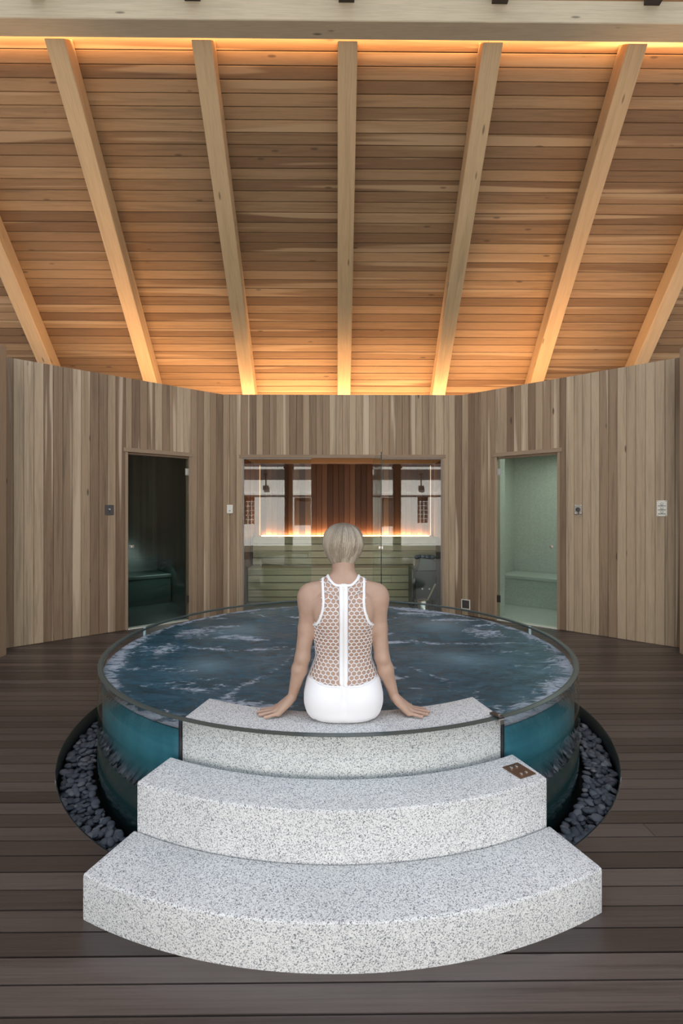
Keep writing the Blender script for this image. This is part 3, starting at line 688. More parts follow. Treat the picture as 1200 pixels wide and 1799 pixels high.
for dx in (-0.031, 0.031):
    for dz in (-0.045, 0.045): MB().lathe([(0.007, 0), (0.006, 0.004), (0.002, 0.005)], 10).build('screw', M['chrome'], w, (dx, -0.010, dz), (math.radians(90), 0, 0))
kk = MB().box(-0.006, 0.006, -0.022, -0.018, -0.062, -0.010).build('key', plain('red_key_tag', (0.20, 0.08, 0.07), 0.5), w, rot=(0, math.radians(-8), 0))
MB().lathe([(0.013, 0), (0.013, 0.004), (0.007, 0.004), (0.007, 0)], 16, cap=False).build('key_bow', M['steel'], kk, (0, -0.018, -0.072), (math.radians(90), 0, 0))
u = u_of(1163, RA, RB); w = fixture('wall_control', wr, u, z_of(893, wr, u), 'white steel panel with three round buttons at the far right of the wall', 'control panel')
MB().box(-0.046, 0.046, -0.006, 0, -0.083, 0.083).build('plate', M['ivory'], w, bevel=0.001)
for i, dz in enumerate((0.046, 0.004, -0.038)):
    MB().lathe([(0.014, 0), (0.014, 0.003), (0.010, 0.004)], 18).build('button_ring', plain('ring_grey', (0.33, 0.31, 0.27), 0.4, 0.5) if i == 0 else bpy.data.materials['ring_grey'], w, (0, -0.006, dz), (math.radians(90), 0, 0))
    MB().lathe([(0.0085, 0), (0.0085, 0.006), (0.006, 0.007)], 16).build('button', M['ivory'], w, (0, -0.006, dz), (math.radians(90), 0, 0))
    MB().box(-0.036, 0.036, -0.0068, -0.006, dz - 0.024, dz - 0.018).build('caption_strip', M['black'], w)
for dx in (-0.036, 0.036):
    for dz in (-0.074, 0.074): MB().lathe([(0.004, 0), (0.003, 0.002)], 8).build('screw', M['darksteel'], w, (dx, -0.006, dz), (math.radians(90), 0, 0))
u = u_of(818.5, RA, RB); w = fixture('floor_vent', wr, u, z_of(1062, wr, u), 'small square steel framed vent low on the wall beside the right glass door', 'vent')
for a, b, c_2, d_ in ((-0.065, 0.065, 0.055, 0.067), (-0.065, 0.065, -0.067, -0.055), (-0.065, -0.053, -0.055, 0.055), (0.053, 0.065, -0.055, 0.055)):
    MB().box(a, b, -0.008, 0, c_2, d_).build('frame_bar', M['ivory'], w)
MB().box(-0.053, 0.053, -0.003, -0.001, -0.055, 0.055).build('grille', plain('vent_grille', (0.06, 0.05, 0.045), 0.6), w)

# ---- sauna heater and bucket
h = empty('sauna_heater', (1.261, 7.14, 0)); tag(h, 'black sauna heater with a slanted hood in the right corner of the sauna', 'heater')
hm = plain('heater_grey', (0.055, 0.065, 0.065), 0.35, 0.6)
MB().box(-0.14, 0.17, -0.15, 0.18, 0.14, 0.56).build('heater_body', plain('heater_black', (0.012, 0.016, 0.017), 0.3, 0.4), h, bevel=0.008)
MB().prism([(-0.11, 0.56), (0.17, 0.56), (0.17, 0.70), (-0.06, 0.75)], -0.14, 0.17, 'y').build('slanted_hood', hm, h, bevel=0.006)
for dx in (-0.12, 0.15):
    for dy in (-0.13, 0.16): MB().box(dx - 0.012, dx + 0.012, dy - 0.012, dy + 0.012, 0.003, 0.14).build('leg', M['darksteel'], h)
for dx in (-0.04, 0.06): MB().lathe([(0.012, 0), (0.012, 0.014)], 12).build('dial', M['steel'], h, (dx, -0.15, 0.30), (math.radians(90), 0, 0))
MB().box(-0.19, -0.175, -0.15, 0.18, 0.0, 0.60).build('guard_panel', M['darksteel'], h)
for i in range(9):
    bm_ = pm_[i % 5]; o = link('heater_stone', bm_, None, h, (-0.10 + 0.03 * i, 0.02 * ((i * 7) % 5 - 2), 0.745)); o.scale = (0.035, 0.03, 0.03)
b = empty('steel_bucket', (1.211, 6.87, 0.003)); tag(b, 'shiny steel water bucket in front of the sauna heater', 'bucket')
MB().lathe([(0.07, 0), (0.085, 0.16), (0.080, 0.16), (0.066, 0.008), (0.0, 0.006)], 24, cap=False).build('pail', M['steel'], b, smooth=True)
MB().tube([(0.088 * math.cos(t), 0, 0.15 + 0.02 * math.sin(t)) for t in np.linspace(0, math.pi, 12)], 0.004, 6).build('bail_handle', M['steel'], b)
ld = empty('wooden_ladle', (1.336, 6.90, 0.05)); tag(ld, 'pale wooden ladle leaning beside the steel bucket', 'ladle')
MB().tube([(-0.07, -0.03, 0.10), (-0.01, 0.0, 0.20), (0.06, 0.03, 0.33)], [0.010, 0.012, 0.013], 8).build('ladle_handle', M['bench'], ld, smooth=True)
MB().lathe([(0.005, -0.03), (0.03, -0.02), (0.035, 0.01), (0.032, 0.012), (0.027, -0.015)], 16, (-0.08, -0.035), cap=False).build('ladle_bowl', M['bench'], ld, (0, 0, 0.10), smooth=True)

# ---- white house behind the viewer, mirrored in the sauna glass, and the porch posts
FY = -6.0; k_ = (13.28 - FY) / 860.0
def mx(px): return (px - 592) * k_
def mz(py): return 1.4 + (899.5 - py) * k_
hs = empty('white_house', (0, FY, 0)); tag(hs, 'white rendered house front mirrored in the sauna glass', 'house')
wm = plain('white_render', (0.80, 0.78, 0.75), 0.8)
rects = [(mx(428), mx(447), mz(921), mz(873)), (mx(517), mx(546), mz(923), mz(874)), (mx(671), mx(695), mz(925), mz(874)), (mx(734), mx(753), mz(919), mz(873))]
hb = MB(); xs = [-8.0] + sum([[r[0], r[1]] for r in rects], []) + [8.0]
for i in range(len(xs) - 1):
    rr_ = [r for r in rects if abs(r[0] - xs[i]) < 1e-6]
    if rr_: hb.box(xs[i], xs[i + 1], -0.3, 0, -0.06, rr_[0][2]); hb.box(xs[i], xs[i + 1], -0.3, 0, rr_[0][3], mz(826))
    else: hb.box(xs[i], xs[i + 1], -0.3, 0, -0.06, mz(826))
hb.build('house_wall', wm, hs)
dg = plain('dark_shutter', (0.035, 0.028, 0.024), 0.5)
for i, (a, b_, c_2, d_) in enumerate(rects):
    wd = MB().box(a, b_, -0.25, -0.2, c_2, d_).build('shutter' if i in (1, 2) else 'house_window', dg, hs)
    if i in (0, 3):
        for q in range(1, 3): MB().box(a + (b_ - a) * q / 3 - 0.01, a + (b_ - a) * q / 3 + 0.01, -0.2, -0.18, c_2, d_).build('muntin', wm, wd)
        for q in range(1, 6): MB().box(a, b_, -0.2, -0.185, c_2 + (d_ - c_2) * q / 6 - 0.008, c_2 + (d_ - c_2) * q / 6 + 0.008).build('muntin', wm, wd)
MB().box(-8, 8, 0, 0.10, mz(870), mz(867)).build('string_course', wm, hs)
MB().box(-8.2, 8.2, -0.4, 0.5, mz(826), mz(822)).build('eaves', wm, hs)
MB().box(-8.2, 8.2, -3.0, 0.4, mz(822) + 0.01, mz(822) + 0.1).build('house_roof', plain('dark_roof', (0.06, 0.05, 0.05), 0.7), hs)
MB().box(-8, 8, 1.2, 1.5, -0.06, mz(955)).build('low_terrace_wall', plain('terrace_stone', (0.18, 0.15, 0.12), 0.8), hs)
for nm, px in (('left', 467), ('right', 740)):
    ln = empty('wall_lantern', (mx(px), FY + 0.0, mz(856))); tag(ln, 'dark lantern on the %s side of the mirrored white house' % nm, 'lantern')
    MB().box(-0.10, 0.10, 0.0, 0.14, -0.10, 0.06).build('lantern_body', dg, ln)
    MB().box(-0.02, 0.02, 0.02, 0.05, 0.06, 0.48).build('lantern_stem', dg, ln)
    MB().box(-0.07, 0.07, 0.0, 0.10, 0.48, 0.54).build('lantern_cap', dg, ln)
for i, x in enumerate((-1.22, 1.52)):
    po = empty('porch_post', (x, 0.92, 0)); tag(po, 'dark timber porch post mirrored %s in the sauna glass' % ('left' if i == 0 else 'right'), 'post')
    pmm = plain('post_timber', (0.10, 0.055, 0.035), 0.6) if i == 0 else bpy.data.materials['post_timber']
    MB().box(-0.095, 0.095, -0.095, 0.095, 0, 2.62).build('shaft', pmm, po, bevel=0.004)
    MB().box(-0.12, 0.12, -0.12, 0.12, 2.50, 2.56).build('capital', pmm, po, bevel=0.004)
lt = MB().box(-5.0, 5.0, -0.09, 0.09, 0, 0.2).build('porch_lintel', bpy.data.materials['post_timber'], None, (0.10, 0.92, 2.62), bevel=0.004)
tag(lt, 'dark timber lintel lying on the porch posts', 'beam')
# ================================================================== THE WOMAN (seen from behind, sitting on the top step)
PX = 0.0286                        # her middle
def surface_nets(Fd, org, h):
    """triangulate the zero level of a sampled field"""
    ins = Fd < 0; nx, ny, nz = Fd.shape
    cnt = np.zeros((nx - 1, ny - 1, nz - 1), np.int8)
    for dx in (0, 1):
        for dy in (0, 1):
            for dz in (0, 1): cnt += ins[dx:nx - 1 + dx, dy:ny - 1 + dy, dz:nz - 1 + dz]
    act = (cnt > 0) & (cnt < 8); ijk = np.argwhere(act)
    vid = np.full(act.shape, -1, np.int32); vid[act] = np.arange(len(ijk))
    cor = [(a, b, c) for a in (0, 1) for b in (0, 1) for c in (0, 1)]
    val = {c: Fd[ijk[:, 0] + c[0], ijk[:, 1] + c[1], ijk[:, 2] + c[2]] for c in cor}
    acc = np.zeros((len(ijk), 3)); num = np.zeros(len(ijk))
    for c in cor:
        for ax in range(3):
            if c[ax]: continue
            d = list(c); d[ax] = 1; d = tuple(d); a, b = val[c], val[d]; cr = (a < 0) != (b < 0)
            t = np.where(cr, a / np.where(cr, a - b, 1), 0); p = np.tile(np.array(c, float), (len(ijk), 1)); p[:, ax] += t
            acc[cr] += p[cr]; num[cr] += 1
    V = (ijk + acc / num[:, None]) * h + np.array(org); Q = []
    for ax in range(3):
        sl0 = [slice(None)] * 3; sl1 = [slice(None)] * 3; sl0[ax] = slice(0, -1); sl1[ax] = slice(1, None)
        e = ins[tuple(sl0)] != ins[tuple(sl1)]; E = np.argwhere(e); b, c = [(1, 2), (2, 0), (0, 1)][ax]
        ok = (E[:, b] > 0) & (E[:, c] > 0) & (E[:, b] < Fd.shape[b] - 1) & (E[:, c] < Fd.shape[c] - 1); E = E[ok]
        def g(db, dc): P = E.copy(); P[:, b] -= db; P[:, c] -= dc; return vid[P[:, 0], P[:, 1], P[:, 2]]
        q = np.stack([g(1, 1), g(0, 1), g(0, 0), g(1, 0)], 1)
        fl = ~ins[E[:, 0], E[:, 1], E[:, 2]]; q[fl] = q[fl][:, ::-1]; Q.append(q)
    return V, np.concatenate(Q)
def cubic(tz, tv, z):
    """smooth interpolation through the table (monotone enough Catmull-Rom)"""
    tz = np.array(tz); tv = np.array(tv); m = np.gradient(tv, tz); i = np.clip(np.searchsorted(tz, z) - 1, 0, len(tz) - 2)
    h = tz[i + 1] - tz[i]; t = np.clip((z - tz[i]) / h, 0, 1)
    return (2 * t ** 3 - 3 * t ** 2 + 1) * tv[i] + (t ** 3 - 2 * t ** 2 + t) * h * m[i] + (-2 * t ** 3 + 3 * t ** 2) * tv[i + 1] + (t ** 3 - t ** 2) * h * m[i + 1]
#        z     half width  half depth  centre y
TORSO = [(0.500, 0.118, 0.085, 2.170), (0.520, 0.146, 0.108, 2.172), (0.560, 0.162, 0.122, 2.178), (0.610, 0.166, 0.122, 2.186), (0.660, 0.157, 0.108, 2.198),
         (0.700, 0.141, 0.094, 2.206), (0.745, 0.124, 0.083, 2.210), (0.800, 0.126, 0.084, 2.208), (0.860, 0.134, 0.093, 2.203), (0.900, 0.138, 0.100, 2.200),
         (0.960, 0.146, 0.100, 2.200), (1.000, 0.150, 0.093, 2.203), (1.035, 0.146, 0.076, 2.208), (1.062, 0.128, 0.060, 2.213), (1.082, 0.098, 0.052, 2.217), (1.105, 0.062, 0.049, 2.222), (1.130, 0.049, 0.049, 2.228), (1.200, 0.046, 0.050, 2.240)]
tz, ta, tb, ty = map(np.array, zip(*TORSO))
H = 0.004
class Field:
    def __init__(s, lo, hi, h):
        s.lo = np.array(lo, float); s.h = h; s.n = [int(math.ceil((b - a) / h)) + 1 for a, b in zip(lo, hi)]
        s.F = np.full(s.n, 1.0, np.float32); s.ax = [s.lo[i] + h * np.arange(s.n[i]) for i in range(3)]
    def sub(s, lo, hi):
        sl = []
        for i in range(3):
            a = max(0, int((lo[i] - s.lo[i]) / s.h)); b = min(s.n[i], int((hi[i] - s.lo[i]) / s.h) + 2); sl.append(slice(a, max(a, b)))
        g = np.meshgrid(*[s.ax[i][sl[i]] for i in range(3)], indexing='ij'); return tuple(sl), [q.astype(np.float32) for q in g]
    def join(s, sl, d, k):
        a = s.F[sl]
        if k > 0: hh = np.clip(0.5 + 0.5 * (a - d) / k, 0, 1); s.F[sl] = a * (1 - hh) + d * hh - k * hh * (1 - hh)
        else: s.F[sl] = np.minimum(a, d)
    def carve(s, sl, d, k):
        a = s.F[sl]; hh = np.clip(0.5 - 0.5 * (a + d) / k, 0, 1); s.F[sl] = a * (1 - hh) - d * hh + k * hh * (1 - hh)
    def cone(s, p, q, r0, r1, k=0.012, sq=None):
        p = np.array(p, float); q = np.array(q, float); m = max(r0, r1) + k + 0.02
        sl, (x, y, z) = s.sub(np.minimum(p, q) - m, np.maximum(p, q) + m); d = q - p; L2 = d @ d
        t = np.clip(((x - p[0]) * d[0] + (y - p[1]) * d[1] + (z - p[2]) * d[2]) / L2, 0, 1)
        s.join(sl, np.sqrt((x - p[0] - t * d[0]) ** 2 + (y - p[1] - t * d[1]) ** 2 + (z - p[2] - t * d[2]) ** 2) - (r0 + (r1 - r0) * t), k)
    def ell(s, c, r, k=0.015, rot=0.0, carve=False):
        m = max(r) + k + 0.02; sl, (x, y, z) = s.sub(np.array(c) - m, np.array(c) + m); x = x - c[0]; y = y - c[1]; z = z - c[2]
        if rot: x, y = x * math.cos(rot) + y * math.sin(rot), -x * math.sin(rot) + y * math.cos(rot)
        k0 = np.sqrt((x / r[0]) ** 2 + (y / r[1]) ** 2 + (z / r[2]) ** 2) + 1e-6; k1 = np.sqrt((x / r[0] ** 2) ** 2 + (y / r[1] ** 2) ** 2 + (z / r[2] ** 2) ** 2) + 1e-6
        d = k0 * (k0 - 1) / k1; (s.carve if carve else s.join)(sl, d, k)
def add_torso(fd):
    sl, (x, y, z) = fd.sub((PX - 0.26, 1.98, 0.44), (PX + 0.26, 2.44, 1.22)); zz = z[0, 0, :]
    a = cubic(tz, ta, zz); b = cubic(tz, tb, zz); yc = cubic(tz, ty, zz); e = 2.25
    u = np.abs(x - PX) / a; v = np.abs(y - yc) / b
    d = ((u ** e + v ** e) ** (1 / e) - 1) * np.minimum(a, b); d = np.maximum(d, np.maximum(0.502 - z, z - 1.20))
    fd.join(sl, d.astype(np.float32), 0)
    for s in (-1, 1):
        fd.ell((PX + s * 0.074, 2.137, 0.585), (0.086, 0.078, 0.084), 0.03)        # buttocks
        fd.ell((PX + s * 0.072, 2.275, 0.895), (0.058, 0.058, 0.056), 0.03)        # bust
        fd.ell((PX + s * 0.082, 2.128, 0.970), (0.045, 0.020, 0.075), 0.03, rot=s * 0.25)   # shoulder blades
        fd.cone((PX + s * 0.045, 2.205, 1.085), (PX + s * 0.145, 2.205, 1.030), 0.032, 0.034, 0.03)   # trapezius
    fd.ell((PX, 2.075, 0.80), (0.012, 0.03, 0.20), 0.03, carve=True)               # spine furrow
    # flat where she sits
    sl, (x, y, z) = fd.sub((PX - 0.26, 1.98, 0.44), (PX + 0.26, 2.44, 0.56)); fd.F[sl] = np.maximum(fd.F[sl], 0.5015 - z)
tor = Field((PX - 0.25, 1.99, 0.46), (PX + 0.25, 2.42, 1.16), H); add_torso(tor)
bd = Field((-0.381, 1.99, 0.26), (0.444, 2.76, 1.37), H); add_torso(bd)
for s in (-1, 1):
    bd.cone((PX + s * 0.085, 2.20, 0.588), (PX + s * 0.100, 2.56, 0.545), 0.083, 0.060, 0.03)     # thigh
    bd.cone((PX + s * 0.100, 2.57, 0.545), (PX + s * 0.105, 2.62, 0.28), 0.056, 0.046, 0.02)      # shin under water
    ex = 0.182 if s < 0 else 0.172
    sh = (PX + s * 0.149, 2.203, 1.010); el = (PX + s * ex, 2.182, 0.752); wr_ = (PX + s * 0.229, 2.196, 0.572)
    bd.ell(sh, (0.050, 0.050, 0.064), 0.042)
    mid = tuple(0.5 * (a + b) for a, b in zip(sh, el))
    bd.cone(sh, mid, 0.046, 0.0365, 0.032); bd.cone(mid, el, 0.0365, 0.033, 0.012)
    fm_ = tuple(a + (b - a) * 0.3 for a, b in zip(el, wr_))
    bd.cone(el, fm_, 0.033, 0.0345, 0.012); bd.cone(fm_, wr_, 0.0345, 0.0205, 0.012)
    bd.ell((el[0] + s * 0.002, el[1] - 0.020, el[2] - 0.004), (0.016, 0.014, 0.018), 0.012)       # elbow point
    # hand: palm, four fingers, thumb
    w0 = np.array(wr_)
    K = {'pinky': (0.287, 2.140, 0.5185, 0.060), 'ring': (0.300, 2.157, 0.522, 0.072), 'middle': (0.306, 2.177, 0.524, 0.078), 'index': (0.303, 2.198, 0.523, 0.071)}
    aim = {'pinky': -0.30, 'ring': -0.10, 'middle': 0.04, 'index': 0.18}
    for nm, (kx, ky, kz, ln) in K.items():
        kp = np.array((PX + s * kx, ky, kz)); r = 0.0082 if nm != 'pinky' else 0.0072
        bd.cone(w0 + (s * 0.004, (ky - 2.172) * 0.45, -0.004), kp, 0.0165, 0.0112, 0.010)
        dx, dy = math.cos(aim[nm]), math.sin(aim[nm])
        j1 = kp + (s * dx * ln * 0.46, dy * ln * 0.46, 0.515 - kz + 0.0005); j2 = j1 + (s * dx * ln * 0.30, dy * ln * 0.30, -0.0035); j3 = j2 + (s * dx * ln * 0.22, dy * ln * 0.22, -0.0025)
        bd.cone(kp, j1, r + 0.0012, r, 0.004); bd.cone(j1, j2, r, r * 0.93, 0.003); bd.cone(j2, j3, r * 0.93, r * 0.78, 0.003)
    t0 = w0 + (s * 0.010, 0.012, -0.016); t1 = np.array((PX + s * 0.268, 2.228, 0.520)); t2 = np.array((PX + s * 0.290, 2.246, 0.5135))
    t3 = np.array((PX + s * 0.312, 2.256, 0.510)); bd.cone(t0, t1, 0.016, 0.011, 0.008); bd.cone(t1, t2, 0.0105, 0.0092, 0.004); bd.cone(t2, t3, 0.0092, 0.0074, 0.004)
    bd.cone(w0 + (s * 0.012, -0.018, -0.018), (PX + s * 0.283, 2.148, 0.517), 0.015, 0.011, 0.010)   # heel of the hand
# neck and head
bd.cone((PX, 2.225, 1.08), (PX + 0.0, 2.243, 1.20), 0.050, 0.047, 0.02)
bd.ell((PX, 2.262, 1.252), (0.071, 0.088, 0.088), 0.02)
bd.ell((PX, 2.300, 1.195), (0.055, 0.058, 0.066), 0.025)
bd.ell((PX, 2.335, 1.148), (0.026, 0.020, 0.018), 0.015)       # chin
bd.cone((PX, 2.352, 1.238), (PX, 2.368, 1.205), 0.007, 0.011, 0.008)   # nose
bd.ell((PX, 2.355, 1.176), (0.022, 0.010, 0.009), 0.006)       # lips
for s in (-1, 1):
    bd.ell((PX + s * 0.028, 2.352, 1.236), (0.015, 0.010, 0.010), 0.008, carve=True)
    bd.ell((PX + s * 0.074, 2.262, 1.222), (0.008, 0.017, 0.028), 0.006, rot=s * 0.4)
    bd.ell((PX + s * 0.034, 2.335, 1.205), (0.022, 0.018, 0.018), 0.015)
V, Q = surface_nets(bd.F, bd.lo, H)
bz = V.copy()
person = empty('person', (PX, 2.18, 0.50)); tag(person, 'woman in a white net-backed swimsuit sitting on the top step, seen from behind', 'person')
off = -np.array(person.location)
def skin_mat():
    m, nt, p = mat_new('skin'); L = nt.links; tc = N(nt, 'ShaderNodeTexCoord')
    n1 = N(nt, 'ShaderNodeTexNoise', inp={'Scale': 14.0, 'Detail': 3.0}); L.new(tc.outputs['Object'], n1.inputs['Vector'])
    r = ramp(nt, [(0.3, (0.42, 0.265, 0.192)), (0.7, (0.49, 0.322, 0.24))], n1.outputs[0]); L.new(r.outputs[0], p.inputs['Base Color'])
    p.inputs['Roughness'].default_value = 0.5; p.inputs['Subsurface Weight'].default_value = 0.12; p.inputs['Subsurface Radius'].default_value = (0.02, 0.008, 0.004); p.inputs['Subsurface Scale'].default_value = 0.5
    return m
M['skin'] = skin_mat()
body = link('body', pydata('body', V + off, Q, True), M['skin'], person)
def smooth_obj(o, n=3, f=0.5):
    md = o.modifiers.new('smooth', 'SMOOTH'); md.iterations = n; md.factor = f
smooth_obj(body, 2, 0.4)
body_bvh = BVHTree.FromPolygons([Vector(v) for v in V], [tuple(map(int, q)) for q in Q])
for s in (-1, 1):
    e = MB().lathe([(0.0005, -0.011), (0.006, -0.009), (0.0105, 0), (0.006, 0.009), (0.0005, 0.011)], 12).build('eye', plain('eye_white', (0.7, 0.7, 0.7), 0.2), person, Vector((PX + s * 0.028, 2.338, 1.236)) - person.location, smooth=True)
for s in (-1, 1):                                       # finger nails
    for nm, (kx, ky, kz, ln) in K.items():
        a_ = aim[nm]; tipx = kx + math.cos(a_) * ln * 0.95; tipy = ky + math.sin(a_) * ln * 0.95
        nl = MB().lathe([(0.0005, 0.0014), (0.003, 0.001), (0.0042, -0.001)], 10).build('finger_nail', plain('nail', (0.62, 0.42, 0.36), 0.25) if 'nail' not in bpy.data.materials else bpy.data.materials['nail'], person, Vector((PX + s * tipx, tipy, 0.5155)) - person.location, (0, s * math.radians(10), s * a_)); nl.scale = (1.25, 0.9, 1)
# ---- swimsuit
suit_m = plain('white_swimsuit', (0.88, 0.865, 0.885), 0.6)
tV, tQ = surface_nets(tor.F, tor.lo, H)
tor_bvh = BVHTree.FromPolygons([Vector(v) for v in tV], [tuple(map(int, q)) for q in tQ])
def waist(xr): return 0.652 + 0.95 * xr ** 2
g = np.meshgrid(*tor.ax, indexing='ij'); gx, gy, gz = g[0] - PX, g[1], g[2]; gyc = cubic(tz, ty, gz[0, 0, :])
leg = gy - gyc - (-0.052 + np.where(gz > 0.6, (gz - 0.60) * 1.7, (gz - 0.60) * 0.10))
bott = np.maximum.reduce([tor.F - 0.0045, gz - waist(gx), leg, 0.503 - gz])
bV, bQ = surface_nets(bott.astype(np.float32), tor.lo, H)
sb_ = link('swimsuit_bottom', pydata('swimsuit_bottom', bV + off, bQ, True), suit_m, person); smooth_obj(sb_, 3, 0.5)
def arm_hole(z): return cubic([0.60, 0.895, 0.905, 0.925, 0.965, 1.01, 1.06, 1.10], [0.30, 0.150, 0.132, 0.112, 0.092, 0.086, 0.090, 0.093], z)
front = np.maximum.reduce([tor.F - 0.0045, gyc + 0.012 - gy, gz - (1.02 - 0.0 * gx), 0.60 - gz, (np.abs(gx) - arm_hole(gz[0, 0, :])[None, None, :] - 0.02)])
fV, fQ = surface_nets(front.astype(np.float32), tor.lo, H)
sf_ = link('swimsuit_front', pydata('swimsuit_front', fV + off, fQ, True), suit_m, person); smooth_obj(sf_, 3, 0.5)
def on_skin(p, lift, bvh=None):
    co, no, _, _ = (bvh or tor_bvh).find_nearest(Vector(p)); return co + no * lift, no
def back_pt(xr, z, lift=0.004):
    """point of the back at offset xr from the spine and height z"""
    hit = tor_bvh.ray_cast(Vector((PX + xr, 1.7, z)), Vector((0, 1, 0)))
    if hit[0] is None: return on_skin((PX + xr, 2.16, z), lift)
    return hit[0] + hit[1] * lift, hit[1]
def ribbon(pts, w, t, name, close=False):
    """flat band following points (position, normal)"""
    P = [p for p, n in pts]; V = []; F = []; m = 8
    for i, (p, n) in enumerate(pts):
        tg = (P[min(i + 1, len(P) - 1)] - P[max(i - 1, 0)]).normalized(); b = tg.cross(n).normalized(); nn = b.cross(tg)
        for k in range(m): a = 2 * math.pi * k / m; V.append(p + b * math.cos(a) * w + nn * math.sin(a) * t)
        if i: F += [((i - 1) * m + k, (i - 1) * m + (k + 1) % m, i * m + (k + 1) % m, i * m + k) for k in range(m)]
    F += [tuple(reversed(range(m))), tuple(range(len(V) - m, len(V)))]
    return V, F
def trim(pts, w, t, name):
    V, F = ribbon(pts, w, t, name); mb = MB(); mb.add([tuple(v - person.location) for v in V], F)
    return mb.build(name, suit_m, person, smooth=True)
def spline(pts, n):
    P = np.array(pts, float); s = np.concatenate([[0], np.cumsum(np.linalg.norm(np.diff(P, axis=0), axis=1))]); q = np.linspace(0, s[-1], n)
    return np.stack([cubic(s, P[:, i], q) for i in range(P.shape[1])], 1)
ARM = [(0.139, 0.897), (0.128, 0.905), (0.110, 0.922), (0.098, 0.948), (0.089, 0.980), (0.086, 1.015), (0.089, 1.050), (0.091, 1.078)]
NECK = [(0.0, 1.077), (0.020, 1.074), (0.038, 1.078), (0.052, 1.090), (0.062, 1.100)]
def arm_x(z): A = ARM[::-1]; return np.interp(z, [a[1] for a in ARM], [a[0] for a in ARM])
def neck_z(x): return np.interp(abs(x), [a[0] for a in NECK], [a[1] for a in NECK])
for s in (-1, 1):
    pts = [back_pt(s * x, z) for x, z in spline(ARM, 40)]
    over = spline([(s * 0.092 + PX, 2.190, 1.098), (s * 0.090 + PX, 2.225, 1.100), (s * 0.086 + PX, 2.27, 1.06), (s * 0.085 + PX, 2.30, 1.01), (s * 0.10 + PX, 2.30, 0.95), (s * 0.13 + PX, 2.25, 0.90), (s * 0.142 + PX, 2.20, 0.893), (s * 0.139 + PX, 2.16, 0.896)], 40)
    pts += [on_skin(p, 0.004) for p in over]
    trim(pts, 0.0062, 0.0026, 'armhole_trim')
    pts = [back_pt(s * x, z) for x, z in spline(NECK, 24)]
    over = spline([(s * 0.064 + PX, 2.200, 1.106), (s * 0.064 + PX, 2.24, 1.10), (s * 0.055 + PX, 2.27, 1.06), (s * 0.03 + PX, 2.30, 1.03), (PX, 2.31, 1.02)], 24)
    pts += [on_skin(p, 0.004, body_bvh) for p in over]
    trim(pts, 0.0062, 0.0026, 'neck_trim')
trim([back_pt(x, waist(x) + 0.001, 0.0035) for x in np.linspace(-0.145, 0.145, 50)], 0.004, 0.002, 'waist_seam')
def leg_edge(s):
    out = []
    for z in np.linspace(0.672, 0.512, 30):
        yy = float(cubic(tz, ty, np.array([z]))[0]) - 0.052 + (z - 0.60) * (1.7 if z > 0.6 else 0.10)
        hit = tor_bvh.ray_cast(Vector((PX + s * 0.3, yy, z)), Vector((-s, 0, 0)))
        if hit[0] is not None: out.append((hit[0] + hit[1] * 0.004, hit[1]))
    return out
for s in (-1, 1):
    pts = leg_edge(s)
    if len(pts) > 4: trim(pts, 0.0032, 0.0022, 'leg_trim')
trim([back_pt(0, z, 0.0032) for z in np.linspace(1.076, 0.650, 70)], 0.0205, 0.0030, 'zip_placket')
zm = plain('zip_teeth', (0.80, 0.79, 0.77), 0.5)
V, F = ribbon([back_pt(0, z, 0.0062) for z in np.linspace(1.066, 0.655, 70)], 0.0035, 0.0012, 'zip'); mb = MB(); mb.add([tuple(v - person.location) for v in V], F); mb.build('zip', zm, person, smooth=True)
zp, zn = back_pt(0, 1.060, 0.008)
MB().box(-0.004, 0.004, -0.0025, 0.0015, -0.014, 0.006).build('zip_pull', M['chrome'], person, zp - person.location, bevel=0.001)
# hexagonal net over the back: one strut per cell side
net = MB(); cw, chh = 0.0215, 0.0180
def in_net(xr, z):
    return abs(xr) > 0.017 and z > waist(xr) - 0.002 and z < neck_z(xr) - 0.003 and abs(xr) < (arm_x(z) - 0.004 if z > 0.897 else 0.5)
cells = set(); pts2 = {}
def hexpt(i, j, k):
    zc_ = 0.64 + j * chh * 0.86; xc_ = (i + 0.5 * (j % 2)) * cw
    dx, dz = [(0, 0.58), (0.5, 0.29), (0.5, -0.29), (0, -0.58), (-0.5, -0.29), (-0.5, 0.29)][k]
    return (round(xc_ + dx * cw, 5), round(zc_ + dz * chh, 5))
segs = set()
for j in range(0, 34):
    for i in range(-11, 12):
        h6 = [hexpt(i, j, k) for k in range(6)]
        for k in range(6): segs.add(tuple(sorted((h6[k], h6[(k + 1) % 6]))))
def net_pt(s_, z):
    """s_ = distance along the skin from the spine; wraps round the flank"""
    a = float(cubic(tz, ta, np.array([z]))[0]); b = float(cubic(tz, tb, np.array([z]))[0]); yc = float(cubic(tz, ty, np.array([z]))[0])
    th = np.linspace(0, 2.0, 60); xs_ = a * np.sin(th); ys_ = -b * np.cos(th); L_ = np.concatenate([[0], np.cumsum(np.hypot(np.diff(xs_), np.diff(ys_)))])
    t = float(np.interp(abs(s_), L_, th)); sg = math.copysign(1, s_)
    return on_skin((PX + sg * a * 1.06 * math.sin(t), yc - b * 1.06 * math.cos(t), z), 0.003), sg * a * math.sin(t), t
cache = {}
